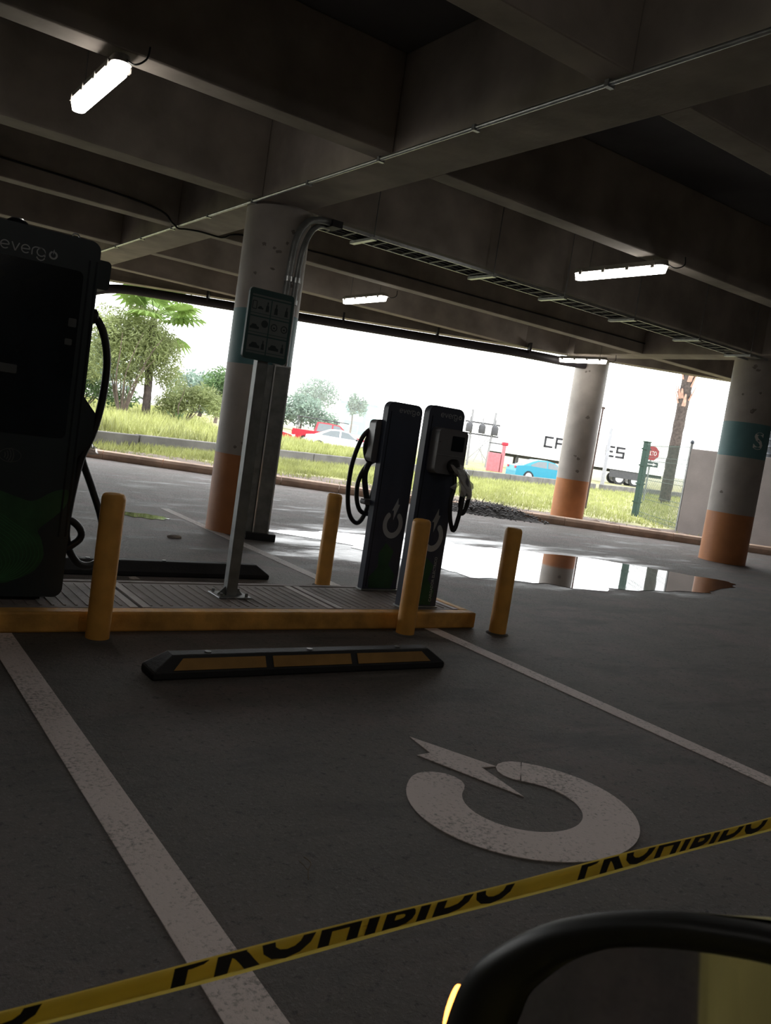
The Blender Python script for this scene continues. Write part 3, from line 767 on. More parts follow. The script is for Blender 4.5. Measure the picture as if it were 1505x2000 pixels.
# large fast charger ---------------------------------------------------------------------------
dc = thing('fast_charger', 'large dark upright charging cabinet with a screen, lettered evergo', 'charger', (0.83, 4.6, IZ))
hw, D = 0.375, 0.54
H = 1.90
fix_normals(MB().prism(rrect(-hw, hw, 0.02, H, 0.05, 8), lambda a, b: (a, 0, b), lambda a, b: (a, D, b), True).build('cabinet', 'dcblack', dc, 0.012, 3))
MB().box(-hw+.05, hw-.10, .04, D-.04, 0, .03).build('plinth', 'rubberdull', dc)
fix_normals(MB().prism(rrect(-hw+.03, hw-.075, .98-IZ, 1.845-IZ, .03, 6), lambda a, b: (a, 0, b), lambda a, b: (a, -.006, b)).build('screen_bezel', 'screen', dc))
fix_normals(MB().prism(rrect(-hw+.05, hw-.10, 1.02-IZ, 1.72-IZ, .01, 4), lambda a, b: (a, -.006, b), lambda a, b: (a, -.008, b)).build('screen_glass', 'screen', dc))
for x in (hw-.050, hw-.015):
    MB().box(x-.004, x+.004, -.006, .004, .35, H-.10).build('edge_trim', 'trimmetal', dc)
v, f = evergo_logo(); v = fit(v, -.105, .165); v = [(a, b+1.872-IZ-.02) for a, b in v]
face_y(MB(), v, f, 0, .002).build('logo', 'logo', dc)
# contactless payment mark
mb = MB(); vs, fs = [], []
def st(pts, wd):
    b = len(vs); v, f = ribbon2d(pts, wd); vs.extend(v); fs.extend([tuple(i+b for i in q) for q in f])
st(arc(0, 0, .052, 0, 360, 30, .034), .0035)
for k in range(4): st(arc(-.045, 0, .022+.013*k, -38, 38, 8), .005)
face_y(mb, [(a+.045, b+.865-IZ) for a, b in vs], fs, 0, .002).build('contactless_mark', 'ledspeck', dc)
# green wave print
wave = [(-hw+.03, .12), (.02, .09), (.13, .11), (.22, .16), (.26, .24), (.24, .33), (.22, .38), (.29, .45), (.345, .52), (.345, .60), (.27, .585), (.18, .53), (.10, .545), (.02, .57), (-.10, .60), (-hw+.03, .55)]
wv = [(p.x, p.y) for p in catmull([(*p, 0) for p in wave], 5)]
fix_normals(face_y(MB(), wv, [tuple(range(len(wv)))], 0, .0012).build('wave_print', 'wave', dc))
vs, fs = [], []
for k in range(26):
    s_ = 1-k*.034
    st([(p.x*s_-hw*(1-s_)*.9, .10+(p.y-.10)*(s_*.96)+.012*math.sin(k*.5)) for p in catmull([(-hw+.05, .13, 0), (.05, .105, 0), (.17, .14, 0), (.235, .24, 0), (.20, .34, 0), (.10, .42, 0), (-.05, .50, 0), (-hw+.05, .53, 0)], 5)], .0028)
face_y(MB(), vs, fs, -.0012, .0008).build('wave_lines', 'waveline', dc)
for (x, z, w_, h_) in ((-.02, 1.30, .05, .022), (.27, 1.58, .02, .022), (.26, 1.48, .018, .016)):
    fix_normals(MB().prism(rrect(x-w_, x+w_, z-IZ-h_, z-IZ+h_, .006, 3), lambda a, b: (a, -.008, b), lambda a, b: (a, -.010, b)).build('sticker', 'ledspeck', dc))
# antenna dome and eye bolt on the roof
MB().lathe((-.02, .10), [(.055, H), (.05, H+.02), (.03, H+.035), (.005, H+.04)], 20).build('antenna_dome', 'trimmetal', dc)
MB().tube([(.27+.018*math.cos(a*.5), .12, H+.018+.018*math.sin(a*.5)) for a in range(14)], .004, 6).build('eye_bolt', 'galv', dc)
# plug holster and cables on the side that looks towards the posts
hol = fix_normals(MB().prism(rrect(hw, hw+.115, 1.80-IZ, 1.955-IZ, .022, 5, (0, 1, 1, 0)), lambda a, b: (a, .20, b), lambda a, b: (a, .34, b)).build('cable_arm', 'dcblack', dc, .010))
ox, oy = 0.83, 4.6
def dpt(x, z, y=4.85): return (x-ox, y-oy, z-IZ)
g = MB().lathe((0, 0), [(.036, 0), (.040, .05), (.040, .075), (.026, .085)], 20).build('cable_gland', 'rubber', dc)
g.rotation_euler = (0, math.radians(90), 0); g.location = dpt(1.205, 1.655)
MB().tube(catmull([dpt(1.24, 1.67), dpt(1.30, 1.63), dpt(1.345, 1.54), dpt(1.372, 1.40), dpt(1.368, 1.20), dpt(1.340, 1.02), dpt(1.29, .86), dpt(1.265, .66), dpt(1.255, .47), dpt(1.285, .35, 4.87), dpt(1.36, .255, 4.9), dpt(1.46, .245, 4.95), dpt(1.53, .32, 5.0), dpt(1.50, .50, 5.04), dpt(1.43, .68, 5.06), dpt(1.36, .83, 5.06), dpt(1.33, .93, 5.05)], 10), .022, 12).build('charging_cable', 'rubber', dc)
MB().tube(catmull([dpt(1.21, .52), dpt(1.28, .51), dpt(1.335, .46), dpt(1.335, .41), dpt(1.28, .36), dpt(1.21, .33)], 8), .021, 12).build('charging_cable', 'rubber', dc)
hs = fix_normals(MB().prism([(1.205-ox, 1.27-IZ), (1.325-ox, 1.13-IZ), (1.325-ox, .97-IZ), (1.205-ox, .80-IZ)], lambda a, b: (a, .20, b), lambda a, b: (a, .36, b)).build('plug_holster', 'dcblack', dc, .012))
MB().tube(catmull([dpt(1.31, .93, 5.05), dpt(1.355, .98, 5.02), dpt(1.372, 1.03, 5.0), dpt(1.365, 1.08, 5.0), dpt(1.33, 1.10, 5.0)], 6), .020, 10).build('plug_handle', 'rubber', hs)
vs, fs = [], []
for i in range(7):
    for j in range(9):
        a = 2*math.pi*j/8; u = i/6; r_ = .032+.03*u*rnd.uniform(.5, 1.2)
        vs.append(Vector(dpt(1.335+.055*u, .975-.085*u, 5.04))+Vector((math.cos(a)*r_, math.sin(a)*r_*.7, rnd.uniform(-.012, .012))))
fs = [(i*9+j, i*9+j+1, (i+1)*9+j+1, (i+1)*9+j) for i in range(6) for j in range(8)]
MB().add(vs, fs).build('plastic_wrap', 'plastic', hs)

# instruction sign on its post --------------------------------------------------------------------
sg = thing('instruction_sign', 'dark green instruction sign with six picture panels on a galvanised post', 'sign', (2.27, 4.78, IZ))
MB().box(-.036, .036, -.03, .03, .004, 1.96-IZ).build('post', 'galvdull', sg, .004)
bp_ = MB().box(-.11, .11, -.09, .09, 0, .008).build('base_plate', 'galv', sg, .002)
for sx, sy in ((-.085, -.065), (.085, -.065), (-.085, .065), (.085, .065)):
    MB().cyl((sx, sy), .010, .008, .030, 8).build('anchor_bolt', 'galvdull', bp_)
for sx in (-1, 1):
    MB().prism([(sx*.036, .008), (sx*.085, .008), (sx*.036, .06)], lambda a, b: (a, -.004, b), lambda a, b: (a, .004, b)).build('gusset', 'galvdull', bp_)
SX0, SX1, SZ0, SZ1 = -.155, .14, 1.58-IZ, 2.0-IZ
pn = fix_normals(MB().prism(rrect(SX0, SX1, SZ0, SZ1, .022, 6), lambda a, b: (a, -.035, b), lambda a, b: (a, -.058, b)).build('panel', 'signgreen', sg, .003))
FY = -.058
def sq(x0, x1, z0, z1, name, mat, d=.0012, y=FY): return MB().box(x0, x1, y-d, y, z0, z1).build(name, mat, pn)
cw = (SX1-SX0-.036)/2; ch = .088
def ink(shape, x, z, s):
    mb = MB()
    if shape == 'car':
        p = [(-1, -.45), (1, -.45), (1, .0), (.6, .1), (.3, .5), (-.5, .5), (-.75, .1), (-1, .0)]
        mb = face_y(mb, [(x+a*s, z+b*s) for a, b in p], [tuple(range(len(p)))], FY-.0012, .0006)
    if shape == 'post':
        p = [(-.35, -.9), (.35, -.9), (.28, .2), (.12, .25), (.12, .9), (-.12, .9), (-.12, .25), (-.28, .2)]
        mb = face_y(mb, [(x+a*s, z+b*s) for a, b in p], [tuple(range(len(p)))], FY-.0012, .0006)
    if shape == 'disc':
        p = arc(0, 0, 1, 0, 345, 22)
        mb = face_y(mb, [(x+a*s, z+b*s) for a, b in p], [tuple(range(len(p)))], FY-.0012, .0006)
    if shape == 'ring':
        v, f = ribbon2d(arc(0, 0, .85, 0, 360, 24), .25); v += [Vector((-.3, .1)), Vector((.3, .1)), Vector((.3, -.3)), Vector((-.3, -.3))]; f = f+[(len(v)-4, len(v)-1, len(v)-2, len(v)-3)]
        mb = face_y(mb, [(x+q[0]*s, z+q[1]*s) for q in v], f, FY-.0012, .0006)
    if shape == 'phone':
        p = rrect(-.5, .5, -.9, .9, .15, 3)
        v, f = ribbon2d(p+[p[0]], .18); mb = face_y(mb, [(x+q[0]*s, z+q[1]*s) for q in v], f, FY-.0012, .0006)
    return fix_normals(mb.build('pictogram', 'signink', pn))
for r_ in range(3):
    for c_ in range(2):
        x0 = SX0+.018+c_*(cw+.004); z1 = SZ1-.055-r_*(ch+.024)
        sq(x0, x0+cw-.004, z1-ch, z1, 'picture_panel', 'signpanel')
        sq(x0, x0+cw-.004, z1-ch-.016, z1-ch-.004, 'caption_strip', 'signpanel')
        xm, zm = x0+cw/2, z1-ch/2
        if (r_, c_) == (0, 0): ink('phone', xm-.045, zm, .026); ink('car', xm-.005, zm-.012, .018); ink('post', xm+.04, zm, .032)
        if (r_, c_) == (0, 1): ink('post', xm-.035, zm-.004, .034); ink('post', xm+.035, zm-.006, .032)
        if (r_, c_) == (1, 0): ink('car', xm-.03, zm-.015, .030); ink('disc', xm+.035, zm+.01, .022)
        if (r_, c_) == (1, 1): ink('ring', xm-.034, zm, .023); ink('ring', xm+.034, zm, .023)
        if (r_, c_) == (2, 0): ink('car', xm-.015, zm-.012, .034); ink('post', xm+.04, zm-.004, .030)
        if (r_, c_) == (2, 1): ink('car', xm-.02, zm-.010, .034); ink('post', xm+.038, zm-.004, .030)
sq(SX0+.018, SX1-.018, SZ1-.046, SZ1-.036, 'title_strip', 'signpanel', .0008)

# ================================================================== outside
def sstep(x, a, b):
    t = max(0.0, min(1.0, (x-a)/(b-a))); return t*t*(3-2*t)
def lerp_tab(x, tab):
    if x <= tab[0][0]: return tab[0][1]
    for (x0, y0), (x1, y1) in zip(tab, tab[1:]):
        if x <= x1: return y0+(y1-y0)*(x-x0)/(x1-x0)
    return tab[-1][1]
BA, BDIR = Vector((5.5, 19.0, 0)), Vector((0.942, 0.336, 0)).normalized()
BNRM = Vector((-BDIR.y, BDIR.x, 0))
def bar_r(az):
    d = Vector((math.cos(az), math.sin(az), 0)); den = d.dot(BNRM)
    return min(58.0, BA.dot(BNRM)/den) if den > 0.05 else 58.0
def ker_r(az):
    d = Vector((math.cos(az), math.sin(az), 0)); a = Vector((4.56, 16.19, 0))
    return a.dot(KN)/d.dot(KN)+0.20
def ground_z(x, y):
    az = math.atan2(y, x); d = math.hypot(x, y); deg = math.degrees(az)
    if d < bar_r(az)+0.12: return 0.08
    wl, w2 = sstep(deg, 49, 58), sstep(deg, 66, 70)
    left = lerp_tab(d, [(20, .38), (28, .36), (38, .28), (42, .18), (47, -.33), (62, -.33), (72, .35), (80, .48), (120, .6), (400, 2.0)])
    far_l = lerp_tab(d, [(20, .38), (28, .46), (38, .58), (60, .70), (120, 1.0), (400, 2.5)])
    right = lerp_tab(d, [(20, .05), (40, .02), (47, -.33), (60, -.33), (70, .05), (120, .3), (400, 1.5)])
    return right*(1-wl)+(left*(1-w2)+far_l*w2)*wl
mb = MB(); rows = []
azs = [math.radians(a) for a in [2+k*1.0 for k in range(106)]]
for az in azs:
    k0, b0 = ker_r(az), bar_r(az)
    b0 = max(b0, k0+0.6)
    q = min(1.0, (b0-k0)/4.0)
    rs = [k0, k0+.6*q, k0+1.5*q, k0+2.5*q]+[k0+2.5*q+(b0-k0-2.5*q)*t for t in (.33, .66, 1.0)]+[b0+0.13]
    last = rs[-1]
    for r_ in (25, 30, 34, 38, 40, 42, 44.5, 47, 55, 62, 66, 70, 75, 90, 120, 180, 400):
        last = max(r_, last+0.25); rs.append(last)
    row = []
    for i, r_ in enumerate(rs):
        x, y = r_*math.cos(az), r_*math.sin(az)
        z = 0.08+(0.04*math.sin(x*1.7)*math.cos(y*1.3) if 0 < i < 6 else 0) if i < 7 else ground_z(x, y)
        row.append((x, y, z if i else 0.06))
    rows.append(row)
m_ = len(rows[0])
mb.add([p for r_ in rows for p in r_], [(i*m_+j, i*m_+j+1, (i+1)*m_+j+1, (i+1)*m_+j) for i in range(len(rows)-1) for j in range(m_-1)], True)
gnd = mb.build('ground', ['soil', 'grassbase']); struct(gnd)
for i, p in enumerate(gnd.data.polygons):
    p.material_index = 0 if (i % (m_-1)) < 3 else 1
fix_normals(gnd)
fld = MB(); nA = 48
fld.add([(0, 0, -.9)]+[(420*math.cos(2*math.pi*k/nA), 420*math.sin(2*math.pi*k/nA), -.9) for k in range(nA)], [(0, 1+k, 1+(k+1) % nA) for k in range(nA)])
struct(fld.build('outer_ground', 'grassbase'))
# road behind the verge
mb = MB(); vs = []
az2 = [math.radians(24+k*1.0) for k in range(44)]
for az in az2:
    r0_ = min(58.5, max(48.0, bar_r(az)+1.6))
    for r_ in (r0_, (r0_+59.4)/2, 59.4):
        x, y = r_*math.cos(az), r_*math.sin(az); vs.append((x, y, ground_z(x, y)+0.03))
mb.add(vs, [(i*3+j, i*3+j+1, (i+1)*3+j+1, (i+1)*3+j) for i in range(len(az2)-1) for j in range(2)])
road = struct(fix_normals(mb.build('road', 'asphalt')))
# low concrete barrier, block by block
bar = thing('verge_barrier', 'low weathered line of concrete barrier blocks along the grass verge', 'barrier', (0, 0, 0))
s0 = -2.2; k = 0; blocks = []
rnd = random.Random(21)
while s0 < 44:
    L_ = 3.05; gap = 0.03 if not (24.4 < s0 < 27.4) else 0.9
    blocks.append((s0, s0+L_)); s0 += L_+gap
for a, b in blocks:
    ca = BA+BDIR*((a+b)/2)
    lean = rnd.uniform(-.012, .012)
    m_b = MB().obox(ca+Vector((0, 0, 0.16+lean)), BDIR*((b-a)/2), BNRM*0.11, (0, 0, 0.25))
    m_b.build('barrier_block', 'barrier', bar, 0.02)

# grass --------------------------------------------------------------------------------
def grass_field(name, n, pick, hmin, hmax, wd, label):
    rnd = random.Random(hash(name) % 1000 if False else len(name)*13)
    vs, fs = [], []
    while len(fs) < n:
        p = pick(rnd)
        if p is None: continue
        x, y, dens = p
        z = ground_z(x, y)-0.02
        h = rnd.uniform(hmin, hmax)*dens; a = rnd.uniform(0, 6.283); lean = rnd.uniform(.1, .8)*h
        b = len(vs); ca, sa = math.cos(a), math.sin(a); w2 = wd*rnd.uniform(.6, 1.5)
        lx, ly = math.cos(a+1.57+rnd.uniform(-.7, .7))*lean, math.sin(a+1.57+rnd.uniform(-.7, .7))*lean
        vs += [(x-ca*w2, y-sa*w2, z), (x+ca*w2, y+sa*w2, z), (x+lx, y+ly, z+h)]
        fs.append((b, b+1, b+2))
    o = MB().add(vs, fs).build(name, 'grass')
    return tag(o, label, 'grass', kind='stuff')
def vnoise(x, y): return .5+.25*math.sin(x*1.9+1.3*math.sin(y*1.1))+.25*math.sin(y*2.3+1.7*math.sin(x*.8))
def clear_of(x, y):
    if abs((Vector((x, y, 0))-BA).dot(BNRM)) < .13: return False
    for cx, cy in ((17.4, 57.0), (29.6, 71.3)):
        dx, dy = x-cx, y-cy; c, s_ = math.cos(-.612+.1), math.sin(-.612+.1)
        if abs(dx*c+dy*s_) < 2.45 and abs(-dx*s_+dy*c) < 1.05: return False
    return True
def pick_near(rnd):
    az = math.radians(rnd.uniform(30, 79)); k0, b0 = ker_r(az), bar_r(az)
    if b0-k0 < .4: return None
    r_ = k0+(b0-k0)*rnd.random()**.85
    x, y = r_*math.cos(az), r_*math.sin(az)
    s_ = (r_-k0)/(b0-k0); d = r_-k0
    if not clear_of(x, y) or x > 16.2 and y < 12.1 or math.hypot(x-13.1, y-12.15) < .38: return None
    if d < 3.0 and rnd.random() > vnoise(x*2, y*2)*.40*sstep(d, .3, 3.0): return None
    return x, y, .6+.6*s_
def pick_far(rnd):
    az = math.radians(rnd.uniform(30, 79)); b0 = bar_r(az)+.2
    deg = math.degrees(az)
    r1 = 46 if deg < 67 else 70
    if b0 > r1-1: return None
    r_ = b0+(r1-b0)*rnd.random()**1.2
    if not clear_of(r_*math.cos(az), r_*math.sin(az)): return None
    return r_*math.cos(az), r_*math.sin(az), .7+.7*vnoise(r_*math.cos(az)*.6, r_*math.sin(az)*.6)
grass_field('verge_grass', 52000, pick_near, .07, .20, .014, 'short yellow green grass between the garage kerb and the concrete barrier')
grass_field('roadside_grass', 42000, pick_far, .12, .34, .022, 'longer bright grass growing beyond the low concrete barrier')

# trees and shrubs ---------------------------------------------------------------------------
def leaves(rnd, blobs, n, ln, wd, droop=0.3):
    vs, fs = [], []
    tot = sum(b[3]*b[4]*b[5] for b in blobs)
    for (cx, cy, cz, rx, ry, rz) in blobs:
        for _ in range(int(n*rx*ry*rz/tot)+1):
            u = Vector((rnd.gauss(0, 1), rnd.gauss(0, 1), rnd.gauss(0, 1))).normalized()*(rnd.random()**.45)
            p = Vector((cx+u.x*rx, cy+u.y*ry, cz+u.z*rz))
            d = Vector((rnd.gauss(0, 1), rnd.gauss(0, 1), rnd.gauss(0, .7)-droop)).normalized()
            q = d.cross(Vector((rnd.gauss(0, 1), rnd.gauss(0, 1), rnd.gauss(0, 1)))).normalized()
            l = ln*rnd.uniform(.6, 1.3); b = len(vs)
            vs += [p, p+d*l*.5+q*wd, p+d*l, p+d*l*.5-q*wd]; fs.append((b, b+1, b+2, b+3))
    return vs, fs
def tree(name, label, cat, loc, stems, blobs, n, ln, wd, leafmat, droop=0.3, seed=1, group=None, barkmat='bark'):
    rnd = random.Random(seed)
    t = thing(name, label, cat, loc, 0, group)
    for pts, r_ in stems:
        P = catmull(pts, 4); k = len(P)
        MB().tube(P, r_, 7, radii=[r_*(1-.75*i/(k-1)) for i in range(k)]).build('stem' if len(stems) > 1 else 'trunk', barkmat, t)
    v, f = leaves(rnd, blobs, n, ln, wd, droop)
    MB().add(v, f).build('foliage', leafmat, t)['kind'] = 'stuff'
    return t
def stems_fan(n, h, spread, seed, r_=.05, base=.35, avoid=None):
    rnd = random.Random(seed); out = []
    for k in range(n):
        a = rnd.uniform(0, 6.28); s_ = spread*rnd.uniform(.3, 1); hh = h*rnd.uniform(.7, 1.05)
        if avoid is not None:
            da = (a-avoid+math.pi) % (2*math.pi)-math.pi
            if abs(da) < .95: a = avoid+math.copysign(.95+.5*rnd.random(), da)
        bx, by = base*math.cos(a), base*math.sin(a)
        out.append(([(bx*.5, by*.5, -.1), (bx+s_*.25*math.cos(a), by+s_*.25*math.sin(a), hh*.4), (s_*.7*math.cos(a+.2), s_*.7*math.sin(a+.2), hh*.75), (s_*math.cos(a+.3), s_*math.sin(a+.3), hh)], r_*rnd.uniform(.7, 1.2)))
    return out
tree('feathery_tree', 'large feathery sage green tree with many thin grey stems beside the palm', 'tree', (10.55, 34.4, .58), stems_fan(16, 3.1, 2.0, 5, .035, .35, -.22),
     [(.2, 0, 2.8, 1.5, 1.3, 1.2), (-.9, .3, 3.2, 1.0, 1.0, 1.1), (1.2, -.3, 2.5, 1.0, 1.0, 1.1), (.3, 0, 3.8, 1.0, .9, .75), (-1.4, .2, 1.9, .9, .9, .9), (2.1, .8, 1.7, .7, .7, .6), (1.1, 0, 3.1, .8, .8, .7), (.1, -.2, 1.6, .8, 1.0, .5)],
     17000, .24, .020, 'leafsage', .7, 3)
tree('feathery_shrub', 'low yellowish feathery shrub spreading beside the palm trunk', 'shrub', (12.75, 33.6, .58), stems_fan(9, 1.5, 1.4, 8, .035),
     [(0, 0, .9, .9, .7, .6), (.7, -.3, 1.2, .7, .6, .45), (-.5, .2, .6, .7, .6, .5), (1.2, -.5, .8, .6, .6, .5)], 5200, .20, .020, 'leafsage', .4, 9)
tree('thicket_shrub', 'dense green shrub at the foot of the feathery tree', 'shrub', (9.2, 35.6, .58), stems_fan(8, 1.6, 1.0, 12, .035),
     [(0, 0, .9, 1.2, .8, .7), (-.9, .2, 1.2, .9, .8, .8), (1.4, 0, .6, 1.0, .7, .5)], 4600, .18, .028, 'leafmid', .2, 10)
tree('leafy_tree', 'compact dark green tree half hidden by the banded column', 'tree', (18.3, 43.2, .6), [([(0, 0, -.1), (.05, 0, .8), (0, .05, 1.8), (.1, 0, 2.6)], .11)],
     [(0, 0, 2.0, 1.0, .9, 1.0), (-.3, 0, 1.3, .7, .7, .8)], 3800, .16, .045, 'leafmid', .2, 14)
bank = [((22.5, 56, .7), 'rounded blue green tree in the misty row beyond the palm', [(0, 0, 1.6, 2.6, 1.6, 1.5), (1.8, -.4, 1.1, 1.8, 1.4, 1.1)], 3600, 1),
        ((17.0, 60, .7), 'taller misty blue green tree behind the feathery tree', [(0, 0, 2.6, 2.4, 1.8, 2.1), (-2, .3, 1.8, 2.0, 1.6, 1.5)], 3600, 2),
        ((38.2, 70.3, .2), 'pale bushy tree behind the red cars', [(0, 0, 2.2, 2.4, 1.8, 1.5), (-2.2, 1, 1.8, 2.0, 1.6, 1.2), (2.0, -1, 1.5, 1.6, 1.4, 1.0)], 4200, 3),
        ((49.0, 86.5, .3), 'tall grey green tree rising behind the white building', [(0, 0, 4.6, 2.6, 2.2, 1.9), (-1.5, .5, 3.8, 1.8, 1.6, 1.3)], 3200, 4),
        ((52.6, 84.5, .3), 'slender grey green tree next to the teal building', [(0, 0, 4.0, .8, .8, 1.4), (.9, -.6, 3.8, .6, .6, 1.2)], 1300, 5)]
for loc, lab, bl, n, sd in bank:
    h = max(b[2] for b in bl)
    tree('roadside_tree', lab, 'tree', loc, [([(0, 0, -.1), (.1, 0, h*.4), (0, .1, h)], .16)], bl, n, .34, .085, 'leafhaze', .1, 30+sd, 'misty trees along the road')
# agave-like fan plant
def fan_leaf(rnd, L_, wd, el, az):
    d = Vector((math.cos(az)*math.cos(el), math.sin(az)*math.cos(el), math.sin(el)))
    s_ = Vector((-math.sin(az), math.cos(az), 0)); return d, s_
rnd = random.Random(44)
t = thing('agave_plant', 'small spiky agave plant in the grass beside the palm', 'plant', (11.95, 31.95, .50))
for k in range(22):
    az, el = rnd.uniform(0, 6.28), rnd.uniform(.25, 1.35); d, s_ = fan_leaf(rnd, 1, 1, el, az); L_ = rnd.uniform(.5, .75)
    up_ = Vector((0, 0, 1))
    p0, p1, p2 = Vector((0, 0, 0)), d*L_*.5, d*L_-up_*.08
    th = d.cross(s_)*.012
    MB().add([p0-s_*.03, p0+s_*.03, p1+s_*.035, p1-s_*.035, p2, p1+th], [(0, 1, 5), (1, 2, 5), (0, 5, 3), (2, 4, 5), (3, 5, 4), (0, 3, 2, 1), (2, 3, 4)]).build('leaf', 'leafmid', t)

def palm(loc, h, r0, r1, label, fronds, seed, tilt, fl=1.15, boots=0, bz=(0, 0)):
    rnd = random.Random(seed)
    t = thing('fan_palm', label, 'palm', loc)
    n = 26; pts = [(tilt*(i/n)**1.3, 0, -.15+(h+.15)*i/n) for i in range(n+1)]
    MB().tube(pts, r0, 16, radii=[(r0+(r1-r0)*i/n)*(1.0+.05*math.sin(i*2.4)) for i in range(n+1)]).build('trunk', 'palmbark', t)
    for k in range(boots):
        a = rnd.uniform(0, 6.28); z = rnd.uniform(*bz); rr = r1*1.02
        c = Vector((tilt*(z/h)**1.3, 0, z)); d = Vector((math.cos(a), math.sin(a), 0)); s_ = Vector((-math.sin(a), math.cos(a), 0))
        p0 = c+d*rr*.9; L_ = rnd.uniform(.4, .75); p1 = p0+d*rnd.uniform(.08, .22)+Vector((0, 0, L_))
        w0, w1 = .10, .035
        MB().add([p0-s_*w0, p0+s_*w0, p1+s_*w1, p1-s_*w1, p0+d*.05, p1+d*.03], [(0, 1, 4), (1, 2, 5, 4), (0, 4, 5, 3), (2, 3, 5), (0, 3, 2, 1)]).build('leaf_boot', 'boot', t)
    top = Vector((tilt, 0, h))
    for k in range(fronds):
        az = 2*math.pi*k/fronds*2.4+rnd.uniform(-.3, .3); el = rnd.uniform(-.7, 1.25)
        d = Vector((math.cos(az)*math.cos(el), math.sin(az)*math.cos(el), math.sin(el)))
        stalk = rnd.uniform(.5, .9)*fl
        c = top+d*stalk-Vector((0, 0, .10*stalk))
        fr = MB().tube(catmull([top, top+d*stalk*.5+Vector((0, 0, .06)), c], 4), .016, 5).build('frond', 'palmleaf', t)
        s_ = d.cross(Vector((0, 0, 1))).normalized(); u = s_.cross(d).normalized()
        vs, fs = [], []; nb = 17; R_ = fl*rnd.uniform(.62, .85)
        for i in range(nb):
            a = math.radians(-118+236*i/(nb-1)); bd = (d*math.cos(a)+s_*math.sin(a)); q = (s_*math.cos(a)-d*math.sin(a))
            l = R_*(.75+.25*math.cos(a)); b = len(vs)
            vs += [c, c+bd*l*.6+q*.055*fl+u*.03, c+bd*l-Vector((0, 0, .22*l)), c+bd*l*.6-q*.055*fl+u*.03, c+bd*l*.55+u*.05]
            fs += [(b, b+1, b+4), (b, b+4, b+3), (b+1, b+2, b+4), (b+4, b+2, b+3)]
        MB().add(vs, fs).build('blade', 'palmleaf', fr)
    return t
palm((11.45, 34.2, .55), 3.9, .17, .14, 'young fan palm with a dark trunk rising out of the feathery tree', 24, 51, -.15, 1.7)
palm((31.95, 24.0, .08), 8.6, .25, .24, 'tall fan palm trunk with dry leaf boots rising past the roof edge', 16, 52, .2, 1.4, 40, (4.3, 6.6))

# far vehicles --------------------------------------------------------------------------------
def wheel(t, x, y, r_, w_):
    mb = MB(); n = 24
    vs = []
    for s_ in (-1, 1):
        for i in range(n): a = 2*math.pi*i/n; vs.append((x+r_*math.cos(a), y+s_*w_/2, r_+r_*math.sin(a)))
    mb.add(vs, [(i, (i+1) % n, n+(i+1) % n, n+i) for i in range(n)], True); mb.add(vs, [tuple(range(n)), tuple(range(n, 2*n))[::-1]])
    wh = fix_normals(mb.build('wheel', 'tyre', t))
    mb = MB(); vs = []
    for s_ in (-1, 1):
        for i in range(n): a = 2*math.pi*i/n; vs.append((x+.64*r_*math.cos(a), y+s_*(w_/2+.012), r_+.64*r_*math.sin(a)))
    mb.add(vs, [(i, (i+1) % n, n+(i+1) % n, n+i) for i in range(n)], True); mb.add(vs, [tuple(range(n)), tuple(range(n, 2*n))[::-1]])
    fix_normals(mb.build('rim', 'wheelrim', wh))
def arch_profile(L_, zb, wheels, r_, upper):
    """closed side outline: underside with wheel arches, then the upper contour (front to rear)"""
    out = [(-L_/2, zb)]
    for wx in wheels:
        out += [(wx-r_, zb)]+[(wx-r_*math.cos(math.pi*k/8), zb+r_*math.sin(math.pi*k/8)*1.05) for k in range(1, 8)]+[(wx+r_, zb)]
    out += [(L_/2, zb)]+upper
    return out
